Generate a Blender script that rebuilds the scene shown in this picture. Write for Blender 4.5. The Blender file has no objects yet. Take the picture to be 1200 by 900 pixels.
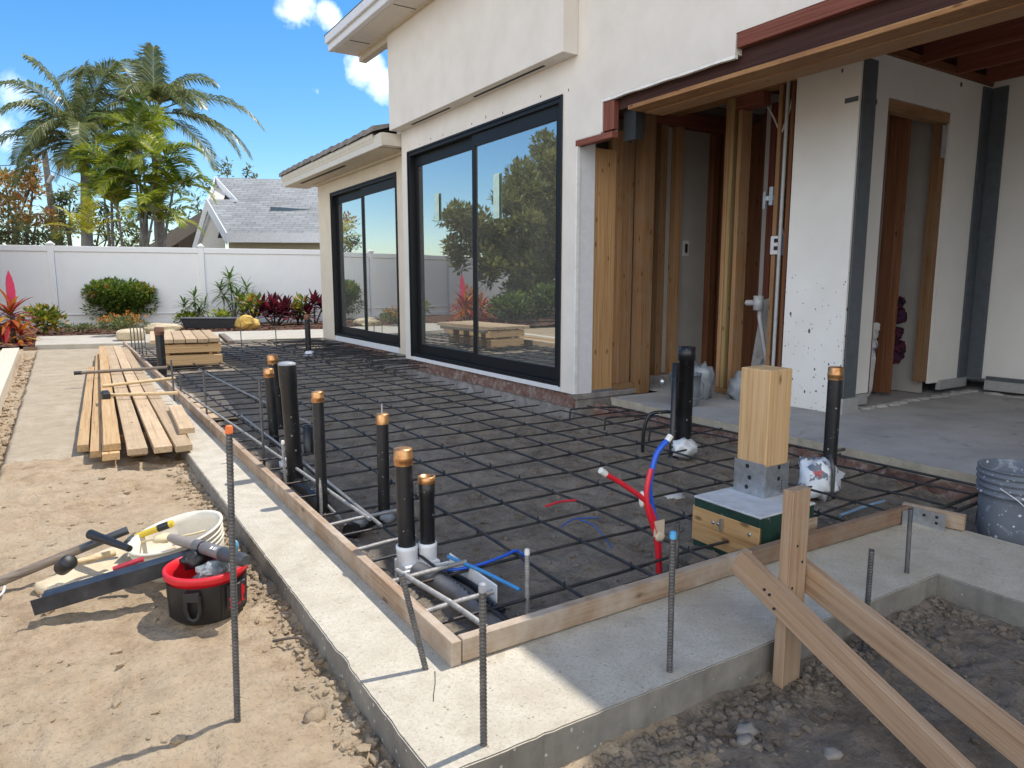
import bpy, bmesh, math, random
from mathutils import Vector, Matrix, noise
random.seed(11)
S = bpy.context.scene
COL = S.collection
R = math.radians
PI = math.pi
V = Vector

# ------------------------------------------------------------------ helpers
def tag(o, label=None, cat=None, group=None, kind=None):
    if label: o['label'] = label
    if cat: o['category'] = cat
    if group: o['group'] = group
    if kind: o['kind'] = kind
    return o

def thing(name, loc, label, cat, group=None):
    o = bpy.data.objects.new(name, None)
    COL.objects.link(o)
    o.location = loc
    o.empty_display_size = .1
    return tag(o, label, cat, group)

def base_of(p):
    v = V((0, 0, 0))
    while p is not None:
        v = v + V(p.location) if p.type == 'EMPTY' else v
        p = p.parent
    return v

def link(name, me, mat, parent=None, matrix=None):
    for m in (mat if isinstance(mat, (list, tuple)) else [mat]):
        me.materials.append(m)
    o = bpy.data.objects.new(name, me)
    COL.objects.link(o)
    mw = matrix if matrix is not None else Matrix.Identity(4)
    if parent is not None:
        o.parent = parent
        chain = Matrix.Identity(4)
        # world matrix of the parent built from its basis (parents are unrotated empties or world-space meshes)
        pw = WORLD[parent.name] if parent.name in WORLD else Matrix.Translation(parent.location)
        o.matrix_parent_inverse = pw.inverted()
    o.matrix_basis = mw
    WORLD[o.name] = mw.copy()
    return o
WORLD = {}

class MB:
    """collects shapes in world coordinates and links them as ONE mesh object"""
    def __init__(s):
        s.v = []; s.f = []; s.mi = []; s.sm = []
    def add(s, vs, fs, mi=0, smooth=False):
        b = len(s.v)
        s.v += [tuple(v) for v in vs]
        for f in fs:
            s.f.append(tuple(i + b for i in f)); s.mi.append(mi); s.sm.append(smooth)
    def box(s, x0, x1, y0, y1, z0, z1, mi=0):
        s.add([(x0,y0,z0),(x1,y0,z0),(x1,y1,z0),(x0,y1,z0),(x0,y0,z1),(x1,y0,z1),(x1,y1,z1),(x0,y1,z1)],
              [(0,3,2,1),(4,5,6,7),(0,1,5,4),(1,2,6,5),(2,3,7,6),(3,0,4,7)], mi)
    def tube(s, path, r, n=8, mi=0, caps=True, smooth=True):
        path = [V(p) for p in path]
        k = len(path)
        rs = r if isinstance(r, (list, tuple)) else [r]*k
        prev = None; rings = []
        for i, p in enumerate(path):
            t = (path[min(i+1, k-1)] - path[max(i-1, 0)])
            if t.length < 1e-9: t = V((0,0,1))
            t.normalize()
            if prev is None:
                a = V((0,0,1)) if abs(t.z) < .9 else V((1,0,0))
                u = t.cross(a).normalized()
            else:
                u = prev - t*prev.dot(t)
                u = u.normalized() if u.length > 1e-6 else t.orthogonal().normalized()
            prev = u
            w = t.cross(u)
            rings.append([p + (u*math.cos(2*PI*j/n) + w*math.sin(2*PI*j/n))*rs[i] for j in range(n)])
        vs = [q for rg in rings for q in rg]
        fs = []
        for i in range(k-1):
            for j in range(n):
                a = i*n+j; b = i*n+(j+1) % n
                fs.append((a, b, b+n, a+n))
        s.add(vs, fs, mi, smooth)
        if caps:
            s.add(rings[0], [tuple(reversed(range(n)))], mi)
            s.add(rings[-1], [tuple(range(n))], mi)
    def lathe(s, c, prof, n=24, mi=0, axis=None, smooth=True, a0=0, a1=2*PI):
        """prof: list of (radius, height) along axis from c"""
        ax = V(axis).normalized() if axis is not None else V((0,0,1))
        u = ax.orthogonal().normalized() if abs(ax.z) < .999 else V((1,0,0))
        w = ax.cross(u)
        c = V(c); full = abs(a1-a0-2*PI) < 1e-6
        m = n if full else n+1
        vs = []; fs = []
        for r, h in prof:
            for j in range(m):
                a = a0 + (a1-a0)*j/n
                vs.append(c + ax*h + (u*math.cos(a) + w*math.sin(a))*r)
        for i in range(len(prof)-1):
            for j in range(n):
                a = i*m+j; b = i*m+(j+1) % m
                fs.append((a, b, b+m, a+m))
        s.add(vs, fs, mi, smooth)
    def disc(s, c, r, axis=(0,0,1), n=16, mi=0):
        ax = V(axis).normalized(); u = ax.orthogonal().normalized(); w = ax.cross(u)
        s.add([V(c)+(u*math.cos(2*PI*j/n)+w*math.sin(2*PI*j/n))*r for j in range(n)], [tuple(range(n))], mi)
    def blob(s, c, r, seed=0, amp=.3, fr=2., sub=2, mi=0, smooth=True):
        vs, fs = ICO[sub]
        rx, ry, rz = r if isinstance(r, (list, tuple)) else (r, r, r)
        out = []
        for v in vs:
            k = 1 + amp*noise.noise(V(v)*fr + V((seed*7.3, seed*3.1, seed*1.7)))
            out.append((c[0]+v[0]*rx*k, c[1]+v[1]*ry*k, c[2]+v[2]*rz*k))
        s.add(out, fs, mi, smooth)
    def build(s, name, mat, parent=None, bevel=0, matrix=None, seg=1):
        me = bpy.data.meshes.new(name)
        me.from_pydata(s.v, [], s.f)
        me.polygons.foreach_set('material_index', s.mi)
        me.polygons.foreach_set('use_smooth', s.sm)
        if bevel:
            bm = bmesh.new(); bm.from_mesh(me)
            bmesh.ops.remove_doubles(bm, verts=bm.verts, dist=1e-5)
            es = [e for e in bm.edges if len(e.link_faces) == 2 and e.calc_face_angle(0) > .5]
            bmesh.ops.bevel(bm, geom=es, offset=bevel, segments=seg, affect='EDGES', clamp_overlap=True)
            bm.to_mesh(me); bm.free()
        me.update()
        return link(name, me, mat, parent, matrix)

ICO = {}
for k in (1, 2, 3):
    bm = bmesh.new(); bmesh.ops.create_icosphere(bm, subdivisions=k, radius=1)
    bm.verts.ensure_lookup_table()
    ICO[k] = ([tuple(v.co) for v in bm.verts], [tuple(v.index for v in f.verts) for f in bm.faces]); bm.free()

def board(name, a, b, w, h, mat, parent=None, side=None, bevel=.0022, jit=.0015, seed=None):
    """sawn timber from a to b (centre of its TOP face), w wide, h thick; its grain runs along its own x axis"""
    a, b = V(a), V(b)
    t = (b-a); L = t.length; t.normalize()
    up = V((0,0,1)) if side is None else V(side).normalized()
    y = up.cross(t)
    if y.length < 1e-4: y = V((0,1,0)).cross(t)
    y.normalize(); z = t.cross(y)
    rnd = random.Random(seed if seed is not None else hash((round(a.x,3), round(a.y,3), round(b.z,3))))
    n = max(1, min(10, int(L/.5)))
    mb = MB(); vs = []
    bow = rnd.uniform(-1, 1)*jit*2
    for i in range(n+1):
        x = L*i/n; k = math.sin(PI*i/n)*bow
        j = [rnd.uniform(-jit, jit) for _ in range(4)]
        vs += [(x, -w/2+k+j[0], -h+j[1]), (x, w/2+k+j[0], -h+j[2]), (x, w/2+k+j[3], j[2]), (x, -w/2+k+j[3], j[1])]
    fs = [(0,1,2,3), tuple(4*n+q for q in (3,2,1,0))]
    for i in range(n):
        for q in range(4):
            c = 4*i+q; d = 4*i+(q+1) % 4
            fs.append((c, c+4, d+4, d))
    mb.add(vs, fs)
    M4 = Matrix(((t.x,y.x,z.x,a.x),(t.y,y.y,z.y,a.y),(t.z,y.z,z.z,a.z),(0,0,0,1)))
    return mb.build(name, mat, parent, bevel, M4)

def stick(name, x0, x1, y0, y1, z0, z1, mat, parent, bevel=.002):
    """axis-aligned timber as a board with its grain along the longest side"""
    d = (x1-x0, y1-y0, z1-z0); k = d.index(max(d))
    if k == 2:
        return board(name, ((x0+x1)/2, y0, z0), ((x0+x1)/2, y0, z1), d[0], d[1], mat, parent, side=(0,-1,0), bevel=bevel)
    if k == 0:
        return board(name, (x0,(y0+y1)/2,z1), (x1,(y0+y1)/2,z1), d[1], d[2], mat, parent, bevel=bevel)
    return board(name, ((x0+x1)/2,y0,z1), ((x0+x1)/2,y1,z1), d[0], d[2], mat, parent, bevel=bevel)

def cells(axis, p0, p1, A, B, filled):
    """wall slab with openings: cuts A (horizontal) and B (vertical), filled(i, j) tells which cells are solid"""
    mb = MB()
    def P(u, v, w): return (w, u, v) if axis == 'x' else (u, w, v)
    na, nb = len(A)-1, len(B)-1
    F = lambda i, j: 0 <= i < na and 0 <= j < nb and filled(i, j)
    for i in range(na):
        for j in range(nb):
            if not F(i, j): continue
            a0, a1, b0, b1 = A[i], A[i+1], B[j], B[j+1]
            for w in (p0, p1): mb.add([P(a0,b0,w),P(a1,b0,w),P(a1,b1,w),P(a0,b1,w)], [(0,1,2,3)])
            if not F(i-1, j): mb.add([P(a0,b0,p0),P(a0,b1,p0),P(a0,b1,p1),P(a0,b0,p1)], [(0,1,2,3)])
            if not F(i+1, j): mb.add([P(a1,b0,p0),P(a1,b1,p0),P(a1,b1,p1),P(a1,b0,p1)], [(0,1,2,3)])
            if not F(i, j-1): mb.add([P(a0,b0,p0),P(a1,b0,p0),P(a1,b0,p1),P(a0,b0,p1)], [(0,1,2,3)])
            if not F(i, j+1): mb.add([P(a0,b1,p0),P(a1,b1,p0),P(a1,b1,p1),P(a0,b1,p1)], [(0,1,2,3)])
    return mb

def rib_bar(mb, a, b, r=.0075, pitch=.011, n=7, mi=0, bend=0):
    """deformed reinforcing bar with raised ribs"""
    a, b = V(a), V(b); L = (b-a).length; k = max(4, int(L/(pitch*.78))*4)
    o = (b-a).orthogonal().normalized()
    path = []; rs = []
    for i in range(k+1):
        t = i/k
        path.append(a.lerp(b, t) + o*math.sin(PI*t)*bend)
        rs.append(r*(1.17 if i % 4 == 0 else (.96 if i % 4 == 2 else 1.0)))
    mb.tube(path, rs, n, mi)

def smooth_path(pts, n=8):
    """Catmull-Rom through pts"""
    P = [V(p) for p in pts]; out = []
    for i in range(len(P)-1):
        p0 = P[max(i-1,0)]; p1 = P[i]; p2 = P[i+1]; p3 = P[min(i+2, len(P)-1)]
        for k in range(n):
            t = k/n
            out.append(.5*((2*p1)+(p2-p0)*t+(2*p0-5*p1+4*p2-p3)*t*t+(3*p1-p0-3*p2+p3)*t**3))
    out.append(P[-1])
    return out

# ------------------------------------------------------------------ camera (solved from the photograph's vanishing points)
CP = V((-.952, -1.84, 1.2)); FPX = 825.; PITCH = math.atan2(119, FPX); YAW = R(32.55)
FW = V((math.sin(YAW)*math.cos(PITCH), math.cos(YAW)*math.cos(PITCH), -math.sin(PITCH)))
RT = V((math.cos(YAW), -math.sin(YAW), 0)); UP = RT.cross(FW)
cam = bpy.data.cameras.new('camera'); cam.sensor_width = 36; cam.lens = 36*FPX/1200
cam.clip_start = .02; cam.clip_end = 3000
co = bpy.data.objects.new('camera', cam); COL.objects.link(co)
co.matrix_world = Matrix(((RT.x,UP.x,-FW.x,CP.x),(RT.y,UP.y,-FW.y,CP.y),(RT.z,UP.z,-FW.z,CP.z),(0,0,0,1)))
S.camera = co
def ray(px, py): return FW*FPX + RT*(px-600) + UP*(450-py)
def on(px, py, p, n):
    """survey helper: the point of the plane (p, n) measured at a pixel of the photograph"""
    d = ray(px, py); n = V(n); return CP + d*((V(p)-CP).dot(n)/d.dot(n))
def zat(px, py, z): d = ray(px, py); return CP + d*((z-CP.z)/d.z)
def far(px, py, dist):
    """a point at a given depth, for the trees and houses beyond the fence"""
    return CP + ray(px, py)*(dist/FPX)

# ------------------------------------------------------------------ materials
MATS = {}
def nt(name):
    m = bpy.data.materials.new(name); m.use_nodes = True
    t = m.node_tree; t.nodes.clear()
    out = t.nodes.new('ShaderNodeOutputMaterial'); b = t.nodes.new('ShaderNodeBsdfPrincipled')
    t.links.new(b.outputs[0], out.inputs[0]); MATS[name] = m
    return m, t, b
def N(t, typ, **k):
    n = t.nodes.new('ShaderNode'+typ)
    for a, v in k.items():
        if a.startswith('i_'): n.inputs[a[2:].replace('_', ' ')].default_value = v
        else: setattr(n, a, v)
    return n
def ramp(t, fac, stops):
    r = t.nodes.new('ShaderNodeValToRGB'); t.links.new(fac, r.inputs[0])
    e = r.color_ramp.elements
    while len(e) < len(stops): e.new(.5)
    for el, (p, c) in zip(e, stops): el.position = p; el.color = (*c, 1)
    return r.outputs[0]
def coord(t, scale=(1,1,1), rand=False, kind='Object'):
    tc = N(t, 'TexCoord'); mp = N(t, 'Mapping'); mp.inputs['Scale'].default_value = scale
    t.links.new(tc.outputs[kind], mp.inputs[0])
    if rand:
        oi = N(t, 'ObjectInfo'); mu = N(t, 'Math', operation='MULTIPLY'); mu.inputs[1].default_value = 37.
        t.links.new(oi.outputs['Random'], mu.inputs[0])
        cx = N(t, 'CombineXYZ')
        for k in range(3): t.links.new(mu.outputs[0], cx.inputs[k])
        t.links.new(cx.outputs[0], mp.inputs['Location'])
    return mp.outputs[0]
def noi(t, vec, scale, detail=6, rough=.6, dist=0):
    n = N(t, 'TexNoise'); n.inputs['Scale'].default_value = scale; n.inputs['Detail'].default_value = detail
    n.inputs['Roughness'].default_value = rough; n.inputs['Distortion'].default_value = dist
    if vec is not None: t.links.new(vec, n.inputs['Vector'])
    return n.outputs['Fac']
def mix(t, fac, a, b, mode='MIX'):
    m = N(t, 'Mix', data_type='RGBA', blend_type=mode)
    for sock, v in ((m.inputs[0], fac), (m.inputs[6], a), (m.inputs[7], b)):
        if isinstance(v, (int, float)): sock.default_value = v
        elif isinstance(v, tuple): sock.default_value = (*v, 1)
        else: t.links.new(v, sock)
    return m.outputs[2]
def mth(t, op, a, b=None):
    m = N(t, 'Math', operation=op)
    for k, v in enumerate((a, b)):
        if v is None: continue
        if isinstance(v, (int, float)): m.inputs[k].default_value = v
        else: t.links.new(v, m.inputs[k])
    return m.outputs[0]
def bump(t, b, h, strength=.3, dist=.01):
    n = N(t, 'Bump'); n.inputs['Strength'].default_value = strength; n.inputs['Distance'].default_value = dist
    t.links.new(h, n.inputs['Height']); t.links.new(n.outputs[0], b.inputs['Normal'])

def wood(name, dark, mid, light, knots=True, rough=.75, tint=.22, weather=None, fine=1.):
    m, t, b = nt(name)
    vec = coord(t, (1,1,1), True)
    def sc(s):
        mp = N(t, 'Mapping'); mp.inputs['Scale'].default_value = s; t.links.new(vec, mp.inputs[0]); return mp.outputs[0]
    g1 = noi(t, sc((.5, 30*fine, 30*fine)), 2.2, 6, .68, .5)
    g2 = noi(t, sc((1.6, 130*fine, 130*fine)), 1.6, 4, .75)
    col = ramp(t, g1, [(.28, dark), (.48, mid), (.72, light)])
    col = mix(t, mth(t, 'MULTIPLY', ramp(t, g2, [(.35, (0,0,0)), (.75, (1,1,1))]), .45), col, dark)
    if knots:
        vo = N(t, 'TexVoronoi'); vo.inputs['Scale'].default_value = 1.0; t.links.new(sc((4.2, 10, 10)), vo.inputs['Vector'])
        k = ramp(t, vo.outputs['Distance'], [(.07, (1,1,1)), (.15, (0,0,0))])
        col = mix(t, mth(t, 'MULTIPLY', k, .75), col, (dark[0]*.4, dark[1]*.35, dark[2]*.3))
    if weather:
        w = noi(t, vec, 5, 6, .65)
        col = mix(t, mth(t, 'MULTIPLY', ramp(t, w, [(.42, (0,0,0)), (.68, (1,1,1))]), .8), col, weather)
    oi = N(t, 'ObjectInfo')
    mr = N(t, 'MapRange'); mr.inputs['To Min'].default_value = 1-tint; mr.inputs['To Max'].default_value = 1+tint*.6
    t.links.new(oi.outputs['Random'], mr.inputs[0])
    hs = N(t, 'HueSaturation'); t.links.new(mr.outputs[0], hs.inputs['Value']); t.links.new(col, hs.inputs['Color'])
    t.links.new(hs.outputs[0], b.inputs['Base Color'])
    b.inputs['Roughness'].default_value = rough; b.inputs['Specular IOR Level'].default_value = .25
    bump(t, b, g2, .25, .004)
    return m

def mottled(name, stops, scale=3, rough=.85, bscale=60, bstr=.3, bdist=.004, detail=8, spots=None, spec=.3, metal=0, coords='Object', extra=None):
    m, t, b = nt(name)
    vec = coord(t, kind=coords)
    n1 = noi(t, vec, scale, detail, .62)
    col = ramp(t, n1, stops)
    if extra:      # second, larger pattern of stains: (scale, lo, hi, colour, amount)
        for (s, lo, hi, c, am) in extra:
            e = ramp(t, noi(t, vec, s, 6, .6, .6), [(lo, (0,0,0)), (hi, (1,1,1))])
            col = mix(t, mth(t, 'MULTIPLY', e, am), col, c)
    if spots:
        for (s, cut, c) in spots:
            vo = N(t, 'TexVoronoi'); vo.inputs['Scale'].default_value = s; t.links.new(vec, vo.inputs['Vector'])
            vo.inputs['Randomness'].default_value = 1
            sep = N(t, 'SeparateColor'); t.links.new(vo.outputs['Color'], sep.inputs[0])
            k = mth(t, 'MULTIPLY', mth(t, 'LESS_THAN', vo.outputs['Distance'], mth(t, 'MULTIPLY', sep.outputs[1], .32)), mth(t, 'LESS_THAN', sep.outputs[0], cut))
            col = mix(t, k, col, c)
    t.links.new(col, b.inputs['Base Color'])
    b.inputs['Roughness'].default_value = rough; b.inputs['Specular IOR Level'].default_value = spec; b.inputs['Metallic'].default_value = metal
    if bstr: bump(t, b, noi(t, vec, bscale, 8, .7), bstr, bdist)
    return m

def plain(name, c, rough=.5, metal=0, spec=.5, var=.12, scale=14, bstr=.06, bscale=90):
    d = tuple(max(0, x*(1-var)) for x in c); l = tuple(min(1, x*(1+var)) for x in c)
    return mottled(name, [(.3, d), (.7, l)], scale, rough, bscale, bstr, .002, 5, None, spec, metal)

def leaf(name, stops, trans=.35, rough=.45, spec=.4):
    """foliage: every leaf takes its own colour"""
    m = bpy.data.materials.new(name); m.use_nodes = True; t = m.node_tree; t.nodes.clear()
    out = N(t, 'OutputMaterial'); b = N(t, 'BsdfPrincipled'); tr = N(t, 'BsdfTranslucent'); mx = N(t, 'MixShader')
    g = N(t, 'NewGeometry'); tc = N(t, 'TexCoord')
    n = noi(t, tc.outputs['Object'], 1.6, 3)
    f = mth(t, 'ADD', mth(t, 'MULTIPLY', g.outputs['Random Per Island'], .7), mth(t, 'MULTIPLY', n, .35))
    c = ramp(t, f, stops)
    t.links.new(c, b.inputs['Base Color']); t.links.new(c, tr.inputs['Color'])
    b.inputs['Roughness'].default_value = rough; b.inputs['Specular IOR Level'].default_value = spec
    mx.inputs[0].default_value = trans
    t.links.new(b.outputs[0], mx.inputs[1]); t.links.new(tr.outputs[0], mx.inputs[2]); t.links.new(mx.outputs[0], out.inputs[0])
    MATS[name] = m
    return m

LUMBER = wood('fresh_lumber', (.30,.17,.07), (.52,.34,.17), (.63,.46,.27), tint=.28)
LUMBER2 = wood('pale_lumber', (.34,.22,.12), (.54,.40,.25), (.64,.51,.35), tint=.22, weather=(.42,.30,.19))
FORM = wood('weathered_form_board', (.20,.125,.075), (.33,.225,.145), (.44,.33,.235), weather=(.47,.40,.32), tint=.1)
FORMD = wood('brown_form_board', (.13,.075,.045), (.22,.135,.085), (.30,.20,.135), weather=(.26,.20,.15), tint=.1)
BRACE = wood('brace_lumber', (.20,.115,.066), (.36,.24,.15), (.47,.34,.235), tint=.12, weather=(.36,.27,.19))
FIR = wood('fir_stud', (.15,.066,.028), (.33,.178,.08), (.47,.29,.15), tint=.35, weather=(.30,.20,.12))
FIRD = wood('old_fir_stud', (.085,.03,.015), (.17,.07,.032), (.26,.125,.06), tint=.3)
HDR = wood('header_fir', (.19,.085,.03), (.36,.19,.08), (.47,.28,.13), tint=.15, weather=(.25,.12,.06))
REDW = wood('red_stained_wood', (.10,.028,.018), (.20,.066,.045), (.28,.115,.085), knots=False, tint=.12)
DARKW = wood('dark_stained_beam', (.028,.012,.010), (.055,.022,.018), (.085,.038,.03), knots=False, tint=.1)
POST = wood('post_fir', (.36,.20,.09), (.58,.38,.19), (.68,.48,.27), tint=.06, fine=.8)
PLY = wood('plywood_form', (.30,.16,.06), (.50,.30,.13), (.62,.42,.22), tint=.05, fine=.35)
HANDLE = wood('tool_handle_wood', (.40,.27,.13), (.60,.45,.26), (.70,.56,.36), knots=False, tint=.08)
GREYWOOD = wood('grey_handle_wood', (.11,.085,.065), (.20,.16,.125), (.29,.25,.21), knots=False, tint=.05)

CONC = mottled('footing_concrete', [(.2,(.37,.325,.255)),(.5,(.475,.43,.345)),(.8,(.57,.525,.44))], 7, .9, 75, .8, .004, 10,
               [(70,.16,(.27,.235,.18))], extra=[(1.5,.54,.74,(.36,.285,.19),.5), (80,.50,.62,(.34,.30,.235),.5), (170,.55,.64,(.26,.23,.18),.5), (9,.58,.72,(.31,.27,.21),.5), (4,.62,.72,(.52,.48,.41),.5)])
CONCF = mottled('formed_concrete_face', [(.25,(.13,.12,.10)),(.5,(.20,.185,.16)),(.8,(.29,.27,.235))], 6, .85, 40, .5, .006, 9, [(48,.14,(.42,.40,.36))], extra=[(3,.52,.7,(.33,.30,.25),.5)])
CONC2 = mottled('old_slab_concrete', [(.25,(.27,.265,.26)),(.5,(.36,.355,.35)),(.8,(.45,.445,.44))], 2.2, .88, 40, .35, .006, 9,
                extra=[(1.1,.5,.7,(.42,.41,.40),.6), (5,.58,.72,(.17,.16,.15),.6)])
STEM = mottled('stem_wall_concrete', [(.25,(.17,.155,.145)),(.55,(.27,.25,.235)),(.8,(.38,.36,.34))], 7, .92, 30, .8, .02, 9,
               extra=[(4,.5,.66,(.40,.38,.36),.6)])
WALK = mottled('walk_concrete', [(.25,(.34,.305,.245)),(.55,(.43,.39,.32)),(.8,(.50,.46,.39))], 3, .9, 60, .35, .004)
STUCCO = mottled('stucco', [(.3,(.65,.61,.555)),(.7,(.735,.695,.64))], 2.5, .92, 130, .22, .004, 8, extra=[(.8,.5,.8,(.57,.53,.47),.35), (3.5,.6,.75,(.60,.56,.50),.35)], spec=.15)
STUCCOC = mottled('cream_stucco', [(.3,(.60,.53,.42)),(.7,(.69,.62,.50))], 2.5, .92, 130, .22, .004, 8, spec=.15)
TRIMW = plain('white_backer_board', (.66,.67,.69), .7, var=.06, spec=.25)
EAVEP = plain('eave_paint', (.62,.58,.51), .6, var=.07, spec=.3)
EAVED = plain('soffit_paint', (.56,.49,.38), .65, var=.1, spec=.25)
GUTT = plain('gutter_paint', (.60,.56,.48), .45, var=.08)
TILE = mottled('roof_tile', [(.3,(.17,.15,.135)),(.7,(.29,.265,.245))], 6, .85, 40, .4, .01)
FRAME = plain('black_aluminium', (.009,.010,.012), .5, var=.1, spec=.3)
BRICK = mottled('old_brick', [(.3,(.13,.07,.055)),(.52,(.21,.125,.10)),(.72,(.33,.27,.24))], 16, .95, 45, .9, .02, 9,
                extra=[(11,.57,.68,(.36,.33,.30),.8), (4,.55,.7,(.07,.03,.025),.7)])
ABS = mottled('black_pipe', [(.3,(.008,.008,.009)),(.7,(.02,.02,.022))], 9, .38, 60, .1, .002, 6, [(46,.10,(.30,.29,.27)), (90,.08,(.2,.19,.17))], spec=.5)
COPPER = mottled('copper_cap', [(.3,(.30,.12,.045)),(.52,(.56,.29,.12)),(.8,(.68,.42,.20))], 30, .38, 80, .15, .003, 6, None, .5, .75)
PVCW = plain('white_pvc', (.78,.78,.78), .4, var=.05)
GREYCAP = plain('grey_cap', (.30,.31,.33), .5); DKCAP = plain('dark_grey_cap', (.10,.105,.115), .45)
REBAR = mottled('rebar_steel', [(.3,(.06,.06,.062)),(.6,(.125,.12,.118)),(.85,(.25,.21,.17))], 26, .4, 120, .3, .002, 6, None, .5, .35)
REBARS = mottled('bright_rebar_steel', [(.3,(.20,.19,.18)),(.6,(.36,.345,.325)),(.85,(.48,.45,.41))], 40, .42, 120, .3, .002, 6, None, .5, .25)
MATBAR = mottled('mat_bar_steel', [(.3,(.026,.026,.028)),(.55,(.05,.049,.05)),(.85,(.14,.11,.085))], 11, .5, 260, .5, .003, 7, None, .5, .4, extra=[(5,.56,.72,(.14,.085,.05),.55)])
GALV = mottled('galvanised_steel', [(.3,(.38,.41,.44)),(.7,(.58,.61,.64))], 30, .34, 60, .1, .002, 5, None, .5, .85)
DARKHOLE = plain('dark_hole', (.012,.011,.011), .8)
ORANGE = plain('orange_tip', (.75,.16,.03), .6)
BLUEP = plain('blue_paint', (.08,.35,.62), .6)
REDPEX = plain('red_pex', (.62,.02,.035), .35, var=.08)
BLUEPEX = plain('blue_pex', (.015,.10,.55), .35, var=.08)
TAPEW = plain('white_tape', (.70,.68,.62), .7)
GREENM = mottled('green_membrane', [(.3,(.010,.026,.020)),(.6,(.018,.05,.036)),(.85,(.05,.085,.065))], 14, .6, 60, .4, .004, 7, extra=[(7,.6,.68,(.42,.43,.42),.8)])
PADTOP = mottled('pad_top_mortar', [(.3,(.36,.37,.38)),(.6,(.50,.51,.52)),(.85,(.60,.60,.60))], 8, .85, 60, .4, .005, 8)
DRYW = mottled('white_drywall', [(.3,(.66,.65,.62)),(.7,(.74,.73,.70))], 1.6, .85, 60, .06, .003, 6, [(7,.05,(.10,.10,.11))], spec=.2)
def splat():
    m, t, b = nt('splattered_drywall'); vec = coord(t)
    col = ramp(t, noi(t, vec, 1.6, 6), [(.3,(.66,.65,.62)),(.7,(.76,.755,.73))])
    sx = N(t, 'SeparateXYZ'); t.links.new(vec, sx.inputs[0])
    low = mth(t, 'MAXIMUM', mth(t, 'SUBTRACT', 1., mth(t, 'DIVIDE', sx.outputs['Z'], 1.35)), .0)
    mp = N(t, 'Mapping'); mp.inputs['Scale'].default_value = (1,1,.55); mp.inputs['Rotation'].default_value = (.5,0,0); t.links.new(vec, mp.inputs[0])
    for (sc_, base, k_) in ((30,.015,.5),(60,.0,.5),(14,.02,.10)):
        vo = N(t, 'TexVoronoi'); vo.inputs['Scale'].default_value = sc_; t.links.new(mp.outputs[0], vo.inputs['Vector'])
        sep = N(t, 'SeparateColor'); t.links.new(vo.outputs['Color'], sep.inputs[0])
        k = mth(t, 'MULTIPLY', mth(t, 'LESS_THAN', vo.outputs['Distance'], mth(t, 'MULTIPLY', sep.outputs[1], .30)), mth(t, 'LESS_THAN', sep.outputs[0], mth(t, 'ADD', base, mth(t, 'MULTIPLY', low, k_))))
        col = mix(t, k, col, (.09,.09,.10))
    t.links.new(col, b.inputs['Base Color']); b.inputs['Roughness'].default_value = .8
    return m
DRYP = splat()
DRYG = mottled('grey_drywall_back', [(.3,(.33,.31,.28)),(.7,(.40,.38,.35))], 2, .9, 60, .05, .003, 6, spec=.2)
STEELG = plain('grey_corner_strip', (.085,.10,.115), .5, var=.15, spec=.4)
PLATEG = plain('grey_base_strip', (.33,.33,.33), .8, var=.12)
VINYL = plain('white_vinyl', (.80,.79,.76), .38, var=.02, scale=3, bstr=.02)
SHING = None
BUCKETW = mottled('cream_plastic', [(.3,(.58,.53,.43)),(.7,(.70,.66,.57))], 9, .45, 40, .15, .003, 7, extra=[(6,.55,.7,(.42,.35,.25),.6)])
SANDY = mottled('dried_mortar', [(.3,(.50,.39,.25)),(.7,(.66,.54,.37))], 12, .9, 50, .5, .008)
BUCKETB = mottled('grey_blue_plastic', [(.3,(.10,.118,.145)),(.7,(.155,.175,.205))], 7, .5, 40, .2, .003, 7, [(34,.45,(.55,.58,.62)), (75,.40,(.45,.48,.52))], extra=[(10,.56,.66,(.42,.46,.5),.6)])
BUCKETG = plain('grey_plastic', (.16,.18,.20), .5, var=.2)
TOTEB = plain('black_tote_plastic', (.012,.012,.012), .5, var=.2)
TOTER = plain('red_tote_plastic', (.58,.012,.02), .38, var=.08)
RUBBER = plain('black_rubber', (.012,.012,.013), .5)
YELLOWP = plain('yellow_plastic', (.58,.42,.03), .45)
CHAR = plain('charcoal_plastic', (.05,.055,.06), .45, var=.2)
MIDGREY = plain('grey_plastic_tool', (.16,.15,.145), .45, var=.15)
ALUB = mottled('black_straightedge', [(.3,(.025,.027,.032)),(.6,(.06,.064,.072)),(.85,(.13,.135,.145))], 10, .38, 60, .1, .002, 7, None, .5, .5)
PLASTICBAG = mottled('printed_plastic_bag', [(.3,(.66,.70,.76)),(.6,(.80,.83,.86))], 7, .35, 20, .4, .01, 6, extra=[(13,.54,.58,(.10,.12,.16),.9), (11,.60,.64,(.5,.08,.07),.8)])
SACK = mottled('paper_sack', [(.3,(.42,.42,.42)),(.7,(.62,.62,.62))], 6, .7, 20, .5, .015, 6, extra=[(5,.62,.66,(.05,.10,.35),.7)])
GREYBAG = plain('grey_plastic_bag', (.22,.24,.26), .45, var=.3, scale=6, bstr=.5, bscale=14)
CEMENTB = mottled('cement_board', [(.3,(.20,.195,.19)),(.7,(.33,.325,.32))], 4, .9, 24, .4, .01, 8, extra=[(6,.6,.66,(.10,.10,.10),.6)])
WIREM = plain('tie_wire_steel', (.02,.02,.022), .5, metal=.3)
CONDUIT = plain('conduit_grey', (.38,.39,.40), .45)
BARK = mottled('palm_bark', [(.3,(.13,.115,.10)),(.7,(.25,.23,.205))], 4, .9, 20, .6, .02)
BARKD = mottled('dark_bark', [(.3,(.06,.045,.035)),(.7,(.13,.10,.08))], 6, .9, 20, .6, .02)
CROWNSH = plain('crownshaft_green', (.16,.20,.07), .5)
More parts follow.
